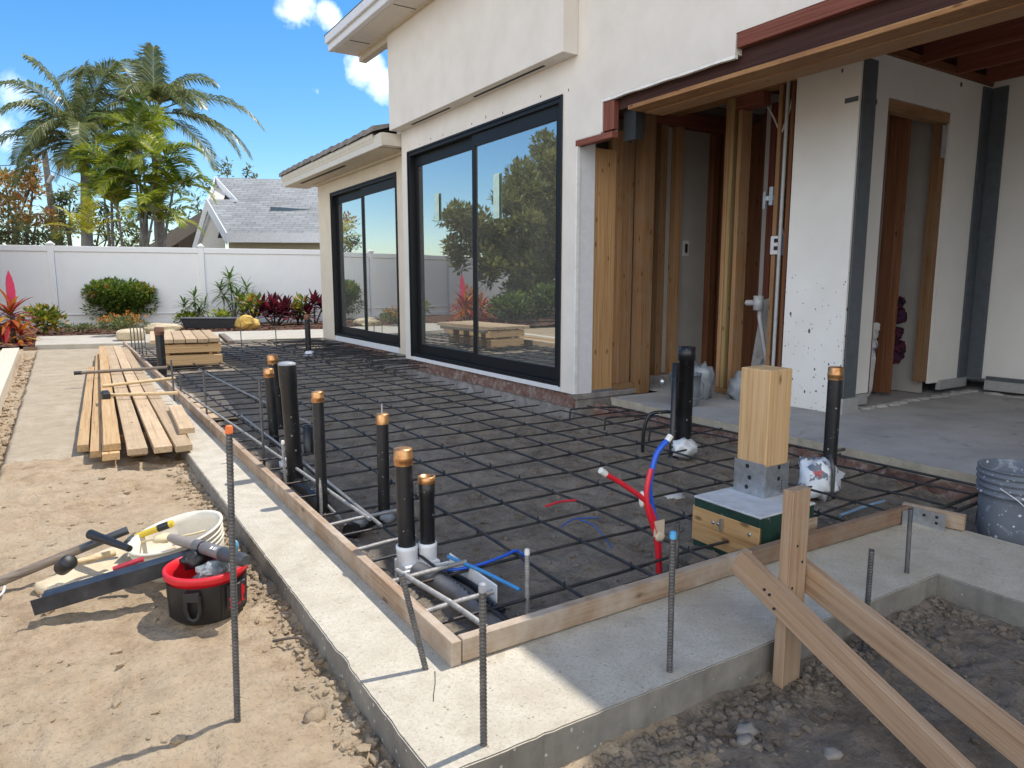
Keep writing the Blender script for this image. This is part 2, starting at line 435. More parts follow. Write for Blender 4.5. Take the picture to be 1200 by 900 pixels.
POLEW = mottled('pole_wood', [(.3,(.09,.08,.07)),(.7,(.17,.155,.14))], 3, .9, 20, .4, .01)
ROCKY = mottled('yellow_rock', [(.3,(.50,.30,.06)),(.6,(.66,.43,.12)),(.85,(.72,.55,.25))], 6, .9, 14, .6, .02)
STONEB = mottled('tan_stone', [(.3,(.42,.33,.20)),(.7,(.62,.52,.36))], 8, .9, 20, .6, .02)
COBBLE = mottled('grey_cobble', [(.3,(.19,.17,.145)),(.7,(.30,.27,.235))], 20, .85, 30, .4, .01)
CLOTH = mottled('red_blue_cloth', [(.42,(.012,.012,.03)),(.5,(.11,.012,.02)),(.62,(.015,.03,.09)),(.7,(.10,.015,.025))], 16, .9, 30, .6, .02, 3)

# shingle roof
def shingle():
    m, t, b = nt('grey_shingle')
    tc = N(t, 'TexCoord'); br = N(t, 'TexBrick')
    mp = N(t, 'Mapping'); t.links.new(tc.outputs['UV'], mp.inputs[0]); t.links.new(mp.outputs[0], br.inputs['Vector'])
    br.inputs['Scale'].default_value = 1; br.inputs['Brick Width'].default_value = .62; br.inputs['Row Height'].default_value = .26
    br.inputs['Mortar Size'].default_value = .018; br.inputs['Color1'].default_value = (.20,.205,.20,1); br.inputs['Color2'].default_value = (.30,.305,.30,1)
    br.inputs['Mortar'].default_value = (.09,.09,.09,1)
    c = mix(t, ramp(t, noi(t, mp.outputs[0], 1.4, 6), [(.35,(0,0,0)),(.7,(.7,.7,.7))]), br.outputs['Color'], (.25,.255,.25))
    t.links.new(c, b.inputs['Base Color']); b.inputs['Roughness'].default_value = .9
    bump(t, b, br.outputs['Fac'], .6, -.03)
    return m
SHING = shingle()

def soil(name, stops, extra, bstr=.8, coarse=9):
    m, t, b = nt(name)
    vec = coord(t)
    n1 = noi(t, vec, coarse, 12, .72)
    n2 = noi(t, vec, 1.1, 6, .55)
    n3 = noi(t, vec, 70, 8, .7)
    col = ramp(t, n1, stops)
    for (lo, hi, c, am) in extra:
        col = mix(t, mth(t, 'MULTIPLY', ramp(t, n2, [(lo,(0,0,0)),(hi,(1,1,1))]), am), col, c)
    col = mix(t, mth(t, 'MULTIPLY', ramp(t, n3, [(.34,(1,1,1)),(.46,(0,0,0))]), .5), col, tuple(x*.5 for x in stops[0][1]))
    col = mix(t, mth(t, 'MULTIPLY', ramp(t, n3, [(.60,(0,0,0)),(.72,(1,1,1))]), .35), col, tuple(min(1, x*1.35) for x in stops[-1][1]))
    t.links.new(col, b.inputs['Base Color']); b.inputs['Roughness'].default_value = .97; b.inputs['Specular IOR Level'].default_value = .1
    h = mth(t, 'ADD', n1, mth(t, 'MULTIPLY', n3, .35))
    bump(t, b, h, bstr, .035)
    return m
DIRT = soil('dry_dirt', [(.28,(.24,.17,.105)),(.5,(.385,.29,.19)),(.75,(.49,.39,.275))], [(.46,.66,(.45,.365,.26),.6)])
SHADEDIRT = soil('grey_shade_soil', [(.28,(.12,.095,.07)),(.5,(.215,.175,.135)),(.75,(.31,.26,.205))], [(.5,.7,(.33,.27,.20),.5)])  # greyer front soil, with shade put into its colour
PITSOIL = soil('damp_soil', [(.28,(.14,.115,.09)),(.5,(.275,.23,.18)),(.75,(.39,.335,.27))], [(.48,.68,(.37,.32,.265),.7)], 1.2, 8)
SANDP = soil('compacted_sand', [(.28,(.28,.225,.155)),(.5,(.37,.305,.22)),(.75,(.45,.385,.295))], [(.45,.70,(.32,.265,.19),.6)], .6, 6)
YARD = soil('yard_ground', [(.3,(.24,.18,.12)),(.5,(.34,.27,.19)),(.75,(.42,.35,.26))], [(.5,.7,(.12,.15,.06),.5)])
MULCH = soil('bark_mulch', [(.28,(.045,.025,.018)),(.5,(.12,.065,.045)),(.75,(.24,.15,.11))], [(.5,.7,(.17,.08,.06),.5)], 1., 26)

def glass():
    m = bpy.data.materials.new('window_glass'); m.use_nodes = True; t = m.node_tree; t.nodes.clear()
    out = N(t, 'OutputMaterial'); gl = N(t, 'BsdfGlossy'); tr = N(t, 'BsdfTransparent'); mx = N(t, 'MixShader')
    gl.inputs['Roughness'].default_value = .012; gl.inputs['Color'].default_value = (.80,.82,.80,1)
    tr.inputs['Color'].default_value = (.72,.78,.74,1)
    fr = N(t, 'Fresnel'); fr.inputs['IOR'].default_value = 1.55
    f = mth(t, 'MINIMUM', mth(t, 'ADD', mth(t, 'MULTIPLY', fr.outputs[0], 1.6), .58), 1.)
    # gentle waviness of the big panes
    tc = N(t, 'TexCoord'); bp = N(t, 'Bump'); bp.inputs['Strength'].default_value = .03; bp.inputs['Distance'].default_value = .02
    t.links.new(noi(t, tc.outputs['Object'], 1.3, 1), bp.inputs['Height']); t.links.new(bp.outputs[0], gl.inputs['Normal'])
    t.links.new(f, mx.inputs[0]); t.links.new(tr.outputs[0], mx.inputs[1]); t.links.new(gl.outputs[0], mx.inputs[2])
    du = N(t, 'BsdfDiffuse'); du.inputs['Color'].default_value = (.55,.54,.50,1); m2 = N(t, 'MixShader')
    dn_ = noi(t, tc.outputs['Object'], 2.5, 7, .65)
    t.links.new(mth(t, 'ADD', .05, mth(t, 'MULTIPLY', dn_, .10)), m2.inputs[0]); t.links.new(mx.outputs[0], m2.inputs[1]); t.links.new(du.outputs[0], m2.inputs[2]); t.links.new(m2.outputs[0], out.inputs[0])
    return m
GLASS = glass()
STICK = plain('green_sticker', (.50,.66,.56), .6)
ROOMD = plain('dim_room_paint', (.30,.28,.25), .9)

PALMG = leaf('palm_leaf', [(.1,(.05,.075,.02)),(.5,(.135,.165,.05)),(.9,(.30,.30,.12))], .45, .35, .5)
ARECA = leaf('yellow_green_leaf', [(.1,(.09,.15,.012)),(.5,(.23,.29,.02)),(.9,(.45,.44,.035))], .45, .4)
YELL = leaf('golden_leaf', [(.1,(.25,.27,.015)),(.5,(.42,.38,.02)),(.9,(.52,.45,.04))], .4)
AUTUMN = leaf('autumn_leaf', [(.1,(.14,.17,.05)),(.4,(.33,.25,.08)),(.7,(.48,.27,.08)),(.9,(.40,.15,.07))], .45)
OLIVE = leaf('olive_leaf', [(.1,(.05,.08,.025)),(.5,(.13,.16,.05)),(.9,(.25,.26,.10))], .42)
HEDGE = leaf('glossy_hedge_leaf', [(.1,(.03,.07,.012)),(.5,(.08,.145,.02)),(.9,(.25,.29,.045))], .4, .35, .5)
BIGTREE = leaf('broad_tree_leaf', [(.1,(.08,.10,.02)),(.5,(.19,.20,.05)),(.9,(.34,.31,.09))], .45)
REDL = leaf('red_strap_leaf', [(.1,(.10,.012,.015)),(.4,(.32,.02,.03)),(.65,(.42,.12,.02)),(.9,(.5,.34,.03))], .4)
DKRED = leaf('burgundy_leaf', [(.1,(.03,.006,.010)),(.5,(.085,.010,.018)),(.9,(.20,.02,.035))], .3)
CROTON = leaf('croton_leaf', [(.1,(.03,.07,.014)),(.45,(.12,.18,.02)),(.7,(.38,.33,.03)),(.92,(.42,.08,.02))], .35)
ORANGEFL = leaf('orange_flower', [(.2,(.5,.12,.02)),(.8,(.6,.25,.03))], .3)
DRAC = leaf('dracaena_leaf', [(.1,(.03,.06,.014)),(.5,(.075,.14,.025)),(.9,(.19,.26,.05))], .35)
PINKL = leaf('pink_leaf', [(.2,(.55,.02,.08)),(.8,(.65,.05,.12))], .4)

# ------------------------------------------------------------------ world and sun
EL = R(63.4); AZ = R(86.6)                    # from +y towards +x
SD = V((math.sin(AZ)*math.cos(EL), math.cos(AZ)*math.cos(EL), math.sin(EL)))
w = bpy.data.worlds.new('World'); S.world = w; w.use_nodes = True
t = w.node_tree; t.nodes.clear()
wo = N(t, 'OutputWorld'); bg = N(t, 'Background'); sk = N(t, 'TexSky', sky_type='NISHITA')
sk.sun_disc = False; sk.sun_elevation = EL; sk.sun_rotation = AZ; sk.air_density = 1.0; sk.dust_density = .35; sk.ozone_density = 2.6
hs = N(t, 'HueSaturation'); hs.inputs['Saturation'].default_value = 1.36; hs.inputs['Value'].default_value = .86
t.links.new(sk.outputs[0], hs.inputs['Color'])
# a few small fair-weather clouds, then added fill banks, placed by direction
tc = N(t, 'TexCoord'); nv = N(t, 'VectorMath', operation='NORMALIZE'); t.links.new(tc.outputs['Generated'], nv.inputs[0])
cn = noi(t, nv.outputs[0], 11, 9, .62, .3)
cover = None; CLOUDS_AND_FILL = []
for (px, py, rad, am) in [(348,12,.034,.46),(384,18,.024,.40),(425,80,.038,.46),(446,102,.034,.44),(372,108,.018,.30),(25,118,.06,.19),(8,150,.05,.17),]:
    CLOUDS_AND_FILL.append((ray(px, py).normalized(), rad, am))
for az_, el_, rad, am in ((195,24,.70,.95),(235,26,.76,1.0),(268,24,.50,.95),(215,12,.55,.9),(250,12,.55,.9),(160,20,.55,.8)):      # unseen cloud banks added as fill light, behind and left of the viewer
    a_ = R(az_); CLOUDS_AND_FILL.append((V((math.sin(a_)*math.cos(R(el_)), math.cos(a_)*math.cos(R(el_)), math.sin(R(el_)))), rad, am))
for (d, rad, am) in CLOUDS_AND_FILL:
    dp = N(t, 'VectorMath', operation='DISTANCE'); t.links.new(nv.outputs[0], dp.inputs[0]); dp.inputs[1].default_value = d
    g = mth(t, 'MULTIPLY', mth(t, 'MAXIMUM', mth(t, 'SUBTRACT', 1., mth(t, 'DIVIDE', dp.outputs['Value'], rad)), 0.), am)
    cover = g if cover is None else mth(t, 'MAXIMUM', cover, g)
cl = mth(t, 'ADD', cover, mth(t, 'MULTIPLY', mth(t, 'SUBTRACT', cn, .5), mth(t, 'MINIMUM', mth(t, 'MULTIPLY', cover, 8.), 1.45)))
fac = ramp(t, cl, [(.13,(0,0,0)),(.55,(1,1,1))])
skyc = mix(t, fac, hs.outputs[0], (9.3, 9.6, 10.))
t.links.new(skyc, bg.inputs['Color']); bg.inputs['Strength'].default_value = .12
t.links.new(bg.outputs[0], wo.inputs[0])
sun = bpy.data.lights.new('sun', 'SUN'); sun.energy = 2.65; sun.angle = R(.5); sun.color = (1, .95, .87)
so = bpy.data.objects.new('sun', sun); COL.objects.link(so); so.rotation_euler = SD.to_track_quat('Z', 'Y').to_euler(); so.location = (8, 2, 20)
S.view_settings.view_transform = 'Standard'; S.view_settings.look = 'None'; S.view_settings.gamma = 1; S.view_settings.exposure = .98
S.cycles.max_bounces = 10; S.cycles.diffuse_bounces = 6; S.cycles.transparent_max_bounces = 12
S.cycles.use_denoising = True
S.cycles.sample_clamp_indirect = 6

# ------------------------------------------------------------------ GROUND
def frange(a, b, s):
    n = max(1, round((b-a)/s)); return [a+(b-a)*i/n for i in range(n)]
def sstep(a, b, x):
    k = max(0., min(1., (x-a)/(b-a))); return k*k*(3-2*k)
def sheet(name, xs, ys, h, keep, matf, mats):
    nx, ny = len(xs), len(ys)
    vs = [(x, y, h(x, y)) for y in ys for x in xs]
    fs = []; mi = []
    for j in range(ny-1):
        for i in range(nx-1):
            cx, cy = (xs[i]+xs[i+1])/2, (ys[j]+ys[j+1])/2
            if not keep(cx, cy): continue
            a = j*nx+i; fs.append((a, a+1, a+1+nx, a+nx)); mi.append(matf(cx, cy))
    me = bpy.data.meshes.new(name); me.from_pydata(vs, [], fs)
    me.polygons.foreach_set('material_index', mi); me.polygons.foreach_set('use_smooth', [True]*len(fs)); me.update()
    return tag(link(name, me, mats), kind='structure')
def fr(x, y, s, o=4, z=0.): return noise.fractal(V((x*s, y*s, z)), .9, 2.1, o)

def trench_edge(x, y):      # the dug strip between the edging plank and the path
    return sstep(-1.66, -1.60, x)*(1-sstep(-1.43, -1.37, x + .02*fr(0, y, 2.)))*sstep(1.2, 4.2, y)*(1-sstep(14.2, 14.3, y))
PRINTS = [(-1.15,.35,1.2),(-.92,.62,1.35),(-1.1,2.35,1.7),(-.85,2.75,1.5),(-1.2,3.1,1.6),(-.75,.05,.9),(-.62,3.05,1.9),(.25,-.85,.4),(1.35,-.85,2.2),(1.6,-.72,2.4)]
def dirt_h(x, y):
    if y > 17 or x < -4 or x > 6 or y < -4: return -.10
    front = sstep(-.3, -.5, y)
    z = -.085 - .028*front + .02*sstep(.9, 2.0, x)*front
    am = 1. if y < 4.2 else .35
    z += am*(.014*fr(x, y, 1.6) + .012*fr(x, y, 6., 6, 3.) + .007*fr(x, y, 26., 4, 9.))
    if y < 4.4:
        z += .005*fr(x*.35, y, 15., 4, 11.)
        for (bx_, by_, ba) in PRINTS:
            dx, dy = x-bx_, y-by_
            if abs(dx) < .2 and abs(dy) < .2:
                u = dx*math.cos(ba)+dy*math.sin(ba); v = -dx*math.sin(ba)+dy*math.cos(ba)
                q = (u/.15)**2+(v/(.055 if u > -.02 else .042))**2
                z += -.009*(1-sstep(.65, 1.0, q)) + .005*sstep(.75,1.05,q)*(1-sstep(1.1,1.7,q)) + (.003*math.sin(u*190)*(1-sstep(.5,.9,q)))
    # ragged clods where the soil was pulled back from the footing
    e = (1-sstep(-.62, -.34, -abs(x+.0)*0-x*-1)) if False else sstep(-.62, -.33, x)*(1-sstep(-.3,-.2,x))*sstep(-.6,-.3,y)
    c = max(e, sstep(-.95, -.6, y)*front*sstep(-.4,-.2,x)*.8)
    if y < 4.6: z += c*(.016*fr(x, y, 13., 4, 5.) - .010)
    # rake marks across the sand
    if y > 2.2: z += .004*math.sin(y*26+2.*fr(x, y, 1.5))*sstep(2.2, 3.5, y)*(1-sstep(3.9, 4.3, y))
    z -= .13*trench_edge(x, y) + .03*fr(x, y, 9.)*trench_edge(x, y)
    return z
xs = frange(-60, -3, 4) + frange(-3, -1.8, .05) + frange(-1.8, 2.3, .016) + frange(2.3, 4, .1) + [4, 6, 14, 60]
ys = frange(-60, -2, 4) + frange(-2, 4.2, .016) + frange(4.2, 14.6, .05) + [14.6, 18, 26, 70]
def dkeep(x, y):
    if x > -.12 and y > -.28: return False
    if x > 2.2 and y > -3: return False
    return True
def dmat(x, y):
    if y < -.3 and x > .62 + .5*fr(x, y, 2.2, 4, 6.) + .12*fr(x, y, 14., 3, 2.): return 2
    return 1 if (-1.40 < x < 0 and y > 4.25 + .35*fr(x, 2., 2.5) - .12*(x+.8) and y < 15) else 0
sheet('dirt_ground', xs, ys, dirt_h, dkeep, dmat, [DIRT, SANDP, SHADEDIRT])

def pit_h(x, y):
    return -.085 - .11*sstep(2.95, 3.25, x)*sstep(3.3, 3.9, y) + .026*fr(x, y, 2.2) + .028*fr(x, y, 7., 6, 2.) + .05*sstep(3.0, 3.7, x)*fr(x, y, 3., 3, 7.)
sheet('excavated_soil', frange(-.1, 3.95, .022)+[3.95], frange(-3., 5., .022)+frange(5., 13.6, .05)+[13.6], pit_h,
      lambda x, y: (y > -.1 or x > 2.55), lambda x, y: 0, [PITSOIL])
mb = MB(); mb.add([(-1500,-1500,-.5),(1500,-1500,-.5),(1500,1500,-.5),(-1500,1500,-.5)], [(0,1,2,3)])
tag(mb.build('ground', YARD), kind='structure')

# footing ring the form boards stand on: an L with a leg turning back on the right
def jag(a, b, step=.03, amp=.0022):
    a, b = V(a), V(b); n = max(1, int((b-a).length/step)); d = (b-a).normalized(); nn = V((-d.y, d.x))
    out = []
    for i in range(n):
        k = noise.noise(V((a.x+i*.7, a.y+i*.31, 3.)))*amp*2
        if noise.noise(V((i*.21, a.x*3, 8.))) > .45: k += amp*2.6
        out.append(a.lerp(b, i/n) + nn*k)
    return out
outline = (jag((-.262,13.6),(-.272,-.42)) + jag((-.272,-.42),(2.04,-.445)) + jag((2.04,-.445),(2.0,-3.2)) +
           [V((2.72,-3.2)), V((2.70,.045)), V((.045,.045)), V((.045,13.6))])
bm = bmesh.new()
top = [bm.verts.new((p.x, p.y, 0)) for p in outline]
f = bm.faces.new(top); f.normal_update()
ex = bmesh.ops.extrude_face_region(bm, geom=[f])
for v in [g for g in ex['geom'] if isinstance(g, bmesh.types.BMVert)]: v.co.z = -.45
bmesh.ops.recalc_face_normals(bm, faces=bm.faces)
es = [e for e in bm.edges if abs(e.verts[0].co.z) < 1e-4 and abs(e.verts[1].co.z) < 1e-4]
bmesh.ops.bevel(bm, geom=es, offset=.004, segments=2, affect='EDGES')
bmesh.ops.triangulate(bm, faces=[q for q in bm.faces if len(q.verts) > 4])
me = bpy.data.meshes.new('concrete_footing'); bm.to_mesh(me); bm.free()
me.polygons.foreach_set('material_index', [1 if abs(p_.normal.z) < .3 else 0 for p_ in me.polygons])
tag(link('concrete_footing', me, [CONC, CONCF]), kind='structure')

m = MB(); cr = [(-.055,.012),(-.075,-.03),(-.085,-.05),(-.115,-.10),(-.13,-.13)]
for (a_, b_) in zip(cr[:-1], cr[1:]): m.add([(a_[0]-.0015,a_[1],.0012),(a_[0]+.0015,a_[1],.0012),(b_[0]+.0012,b_[1],.0012),(b_[0]-.0012,b_[1],.0012)],[(0,1,2,3)])
tag(m.build('footing_crack', DARKHOLE), kind='structure')
# walk along the far end of the pit, and the planting bed behind it
def prism(name, pts, z0, z1, mat, kind='structure'):
    m = MB(); n = len(pts)
    m.add([(x,y,z0) for x,y in pts]+[(x,y,z1) for x,y in pts], [tuple(range(n,2*n)), tuple(reversed(range(n)))] + [(i,(i+1)%n,n+(i+1)%n,n+i) for i in range(n)])
    return tag(m.build(name, mat, bevel=.01), kind=kind)
prism('concrete_walk', [(-1.42,14.5),(.06,14.06),(7.5,12.7),(7.5,15.6),(-1.45,17.0)], -.4, .015, WALK)
bx = frange(-14, 16, .12)+[16]; by = frange(14.6, 24.4, .09)+[24.4]
def bed_h(x, y): return -.02 + .05*fr(x, y, 1.2) + .035*fr(x, y, 12., 4)
sheet('planting_bed', bx, by, bed_h, lambda x, y: y > (17.0-.16*(x+1.45) if x > -1.45 else 14.8), lambda x, y: 0, [MULCH])

# loose clods and gravel
def stones(name, n, region, rng, mat, lo, hi, zf, lab=None):
    m = MB(); r = random.Random(rng); k = 0
    while k < n:
        x, y = region(r)
        s = lo + (hi-lo)*r.random()**3
        m.blob((x, y, zf(x, y)+s*.25), (s*r.uniform(.8,1.3), s*r.uniform(.8,1.3), s*r.uniform(.5,.85)), k*.37, .7, 1.6, 1, smooth=False); k += 1
    return tag(m.build(name, mat), kind='stuff')
def reg_left(r):
    if r.random() < .78: return (-.285-abs(r.gauss(0,.055)), r.uniform(-1.2, 3.6))
    return (r.uniform(-1.6,-.3), r.uniform(-1.2, 3.4))
stones('dirt_clods', 1900, reg_left, 3, DIRT, .003, .020, dirt_h)
def reg_front(r):
    q = r.random()
    if q < .45: return (r.uniform(-.2,1.1), -.46-abs(r.gauss(0,.09)))
    if q < .75: return (r.uniform(.9,2.0), -.47-abs(r.gauss(0,.08)))
    if q < .85: return (2.0-abs(r.gauss(0,.05)), r.uniform(-1.1,-.5))
    return (r.uniform(.2,2.0), r.uniform(-1.3,-.5))
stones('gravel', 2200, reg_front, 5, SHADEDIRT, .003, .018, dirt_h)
def reg_tr(r): return (r.uniform(-1.6,-1.4), r.uniform(3.,14.))
stones('trench_clods', 700, reg_tr, 7, DIRT, .008, .035, dirt_h)
def reg_bed(r):
    x = r.uniform(-4, 7); return (x, 17.05-.16*(x+1.45)+r.random()**1.5*2.6 if x > -1.45 else r.uniform(14.9, 17.5))
stones('bark_chips', 2600, reg_bed, 9, MULCH, .015, .06, bed_h)
def reg_pit(r): return (r.uniform(.1,3.5), .05+6.5*r.random()**1.6)
stones('pit_crumbs', 2200, reg_pit, 13, PITSOIL, .003, .02, pit_h)
# ------------------------------------------------------------------ HOUSE
hs_lab = 'white stuccoed house with black framed glass doors and an opened up wall'
H = thing('house', (3.33, 3.72, 0), hs_lab, 'house')
W0, W1 = 3.33, 3.53
def top_of(a): return 5.3
# main wall: glass door opening, and on the right the stepped cut where stucco was removed
A = [-7, 1.85, 3.36, 3.72, 3.95, 7.58, 7.80]; B = [.085, .14, 2.55, 2.845, 2.99, 3.0, 5.3]
def fm(i, j):
    y = (A[i]+A[i+1])/2; z = (B[j]+B[j+1])/2
    if y < 1.85: return z > 2.99
    if y < 3.36: return z > 2.845
    if y < 3.72: return z > 2.55
    if 3.95 < y < 7.58 and .14 < z < 3.0: return False
    return True
cells('x', W0, W1, A, B, fm).build('wall', STUCCO, H)
# pale strip under the door and the bare backer board on the cut end of the wall
m = MB(); m.box(3.322, 3.328, 3.93, 7.5, .088, .137); m.build('sill_trim', TRIMW, H)
m = MB(); m.box(3.336, 3.555, 3.712, 3.719, .085, 2.545); m.build('end_panel', TRIMW, H)
m = MB()   # torn white edge of the stucco along the cut
def torn(p, q, w=.02):
    p, q = V(p), V(q); n = int((q-p).length/.05)
    for i in range(n):
        a = p.lerp(q, i/n); b = p.lerp(q, (i+1)/n); k = w*(.8+.25*noise.noise(V((i*.21,a.z*3,1.))))
        m.box(3.327-.001*noise.noise(V((i*.3,2.,a.z))), 3.36, min(a.y,b.y)-.001, max(a.y,b.y)+.001, min(a.z,b.z)-k*(abs(a.z-b.z)<1e-4), max(a.z,b.z)+(.0005))
torn((3.33,3.36,2.545),(3.33,3.72,2.545)); torn((3.33,1.85,2.842),(3.33,3.36,2.842), .03)
m.box(3.326,3.36,3.70,3.7185,.09,2.54); m.box(3.326,3.36,3.345,3.36,2.56,2.84)
m.build('torn_stucco_edge', plain('plaster_edge',(.74,.73,.70),.9), H)
for k, (y, z) in enumerate(((4.32,3.06),(5.05,3.04),(5.42,3.06),(5.75,3.05),(6.5,3.05),(6.85,3.06),(7.2,3.05),(3.85,3.02))):
    m = MB(); m.box(3.3285,3.3298,y,y+.012,z,z+random.uniform(.012,.035)); m.build('nail_mark', DARKHOLE, H)
# far wing
A2 = [7.80, 8.40, 11.47, 12.25]; B2 = [.09, .19, 2.85, 3.27]
cells('x', 3.50, 3.68, A2, B2, lambda i, j: not (i == 1 and j == 1)).build('wall', STUCCOC, H)
m = MB(); m.box(3.68, 12, 12.05, 12.25, -.3, 3.27); m.build('wall', STUCCOC, H)
m = MB(); m.box(3.492, 3.498, 8.42, 11.45, .095, .187); m.build('sill_trim', TRIMW, H)
# foundation: brick stem with patches of bare concrete
def stem(x, y0, y1, z0, z1, mat, name):
    m = MB(); ny = int((y1-y0)/.05); nz = 4
    vs = []; fs = []
    for i in range(ny+1):
        for j in range(nz+1):
            y = y0+(y1-y0)*i/ny; z = z0+(z1-z0)*j/nz
            vs.append((x - .012*fr(y, z, 9., 3) - (.02*(1-j/nz)), y, z))
    for i in range(ny):
        for j in range(nz):
            a = i*(nz+1)+j; fs.append((a, a+nz+1, a+nz+2, a+1))
    m.add(vs, fs, 0, False)
    m.add([(x-.01,y0,z1-.002),(x+.25,y0,z1-.002),(x+.25,y1,z1-.002),(x-.01,y1,z1-.002)], [(0,1,2,3)])
    m.add([(x-.02,y0,z0),(x+.25,y0,z0),(x+.25,y0,z1),(x-.0,y0,z1)], [(0,1,2,3)])
    return m.build(name, mat, H)
stem(3.355, 3.74, 7.75, -.055, .084, BRICK, 'brick_stem_wall')
stem(3.33, 3.70, 7.79, -.3, -.057, STEM, 'concrete_base')
stem(3.53, 8.9, 11.2, -.04, .088, BRICK, 'brick_stem_wall')
stem(3.52, 7.81, 8.9, -.05, .088, STEM, 'concrete_base'); stem(3.522, 11.2, 12.25, -.05, .088, STEM, 'concrete_base')
stem(3.50, 7.81, 12.25, -.3, -.052, STEM, 'concrete_base')
# curb end that shows at the corner
m = MB(); m.box(3.35, 4.35, 3.70, 3.80, .03, .083); m.box(3.37, 4.33, 3.715, 3.80, -.3, .028); m.build('curb', STEM, H, bevel=.004)

# glass doors
def slider(y0, y1, z0, z1, x, stick_at):
    w = MB(); f = .055
    w.box(x-.02,x+.12,y0,y0+f,z0,z1); w.box(x-.02,x+.12,y1-f,y1,z0,z1)
    w.box(x-.02,x+.12,y0+f,y1-f,z1-f,z1); w.box(x-.02,x+.12,y0+f,y1-f,z0,z0+.045)
    w.box(x-.034,x-.021,y0-.012,y0+.014,z0-.004,z1+.012); w.box(x-.034,x-.021,y1-.014,y1+.012,z0-.004,z1+.012); w.box(x-.034,x-.021,y0+.015,y1-.015,z1-.014,z1+.012)
    fr_ = w.build('sliding_glass_door', FRAME, H, bevel=.003)
    mid = (y0+y1)/2
    for k, (a, b, dx) in enumerate([(y0+f+.002, mid+.045, .012), (mid-.04, y1-f-.002, .062)]):
        g = .075 if k == 0 else .085
        s = MB(); X0, X1 = x+dx, x+dx+.042
        za, zb = z0+.047, z1-f-.002
        s.box(X0,X1,a,a+g,za,zb); s.box(X0,X1,b-g,b,za,zb); s.box(X0,X1,a+g,b-g,zb-.14,zb); s.box(X0,X1,a+g,b-g,za,za+.13)
        sa = s.build('sash', FRAME, fr_, bevel=.003)
        p = MB(); p.box(x+dx+.018, x+dx+.024, a+g-.004, b-g+.004, za+.126, zb-.136)
        p.build('glass_pane', GLASS, fr_)
    for (yy, zz) in stick_at:
        q = MB(); q.box(x+.010 if yy < mid else x+.060, x+.0115 if yy < mid else x+.0615, yy, yy+.13, zz, zz+(.5 if yy < mid else .36)); q.build('sticker', STICK, fr_)
slider(3.95, 7.58, .14, 3.0, 3.345, [(5.18, 1.93), (6.80, 2.02)])
slider(8.40, 11.47, .19, 2.85, 3.515, [])
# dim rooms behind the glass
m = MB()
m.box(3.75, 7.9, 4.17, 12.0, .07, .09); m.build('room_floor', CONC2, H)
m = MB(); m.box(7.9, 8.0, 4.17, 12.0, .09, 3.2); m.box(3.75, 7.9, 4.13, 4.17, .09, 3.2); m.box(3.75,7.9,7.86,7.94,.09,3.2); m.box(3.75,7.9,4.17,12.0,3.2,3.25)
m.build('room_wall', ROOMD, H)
# projecting box over the glass doors, with two slot vents under it
m = MB(); m.box(3.15, 3.329, 3.715, 7.80, 3.315, 5.2); bxo = m.build('bulkhead', STUCCO, H, bevel=.004)
for a, b in ((4.15, 5.55), (6.15, 7.25)):
    v = MB(); v.box(3.235, 3.262, a, b, 3.309, 3.3145); v.build('slot_vent', DARKHOLE, bxo)
# upper eave
m = MB(); m.box(2.78, 3.33, -7, 8.95, 4.60, 4.63); e = m.build('eave_soffit', EAVEP, H)
m = MB()
for k in range(10):
    yy = 8.3 - k*1.55; m.box(2.80, 3.10, yy, yy+.012, 4.595, 4.599)
m.build('soffit_seam', DARKHOLE, e)
m = MB(); m.box(2.70, 2.78, -7, 8.97, 4.60, 4.80); m.box(2.66,2.70,-7,8.98,4.70,4.82); m.build('fascia', plain('fascia_paint',(.66,.66,.66),.5,var=.05), H, bevel=.006)
m = MB()
for k in range(6):
    a = k*PI/10; m.box(3.11+.035*k*.9, 3.148+.035*k*.6 if k < 0 else 3.152, -7, 8.9, 4.60-.016*(k+1), 4.60-.016*k-.0005)
m.build('eave_moulding', EAVED, H, bevel=.003)
m = MB(); m.add([(2.66,-7,4.83),(2.66,9.0,4.83),(8,9.0,6.1),(8,-7,6.1),(13,9.0,4.9),(13,-7,4.9),(2.66,9.0,4.80),(8,9.0,4.8),(13,9.0,4.8)], [(0,3,2,1),(3,5,4,2),(6,1,2,7),(7,2,4,8)])
m.build('roof', TILE, H)
m = MB(); m.box(3.33,13,7.80,7.95,3.3,5.3); m.box(12.8,13,-7,12.2,-.3,5); m.box(3.7,13,-7.2,-7,-.3,5.2); m.build('wall', STUCCO, H)
# lower eave and tiled roof of the far wing
m = MB()
prof = [(3.02,3.19),(3.02,3.30),(2.985,3.30),(2.985,3.28),(2.992,3.25),(3.005,3.225),(3.015,3.192)]
n = len(prof)
m.add([(x,8.05,z) for x,z in prof]+[(x,12.96,z) for x,z in prof], [tuple(range(n)), tuple(range(n,2*n))]+[(i,(i+1)%n,n+(i+1)%n,n+i) for i in range(n)])
m.build('gutter', GUTT, H)
m = MB(); m.box(3.02,3.05,7.81,12.95,3.10,3.285); m.box(3.05,3.36,7.81,8.02,3.12,3.29); m.build('fascia', GUTT, H, bevel=.004)
m = MB(); m.box(3.05,3.52,7.97,12.95,3.10,3.12); m.box(3.42,3.499,7.97,12.25,3.06,3.099); so_ = m.build('eave_soffit', EAVED, H, bevel=.003)
v = MB(); v.box(3.14,3.19,9.7,12.2,3.094,3.0995); v.build('slot_vent', DARKHOLE, so_)
m = MB()
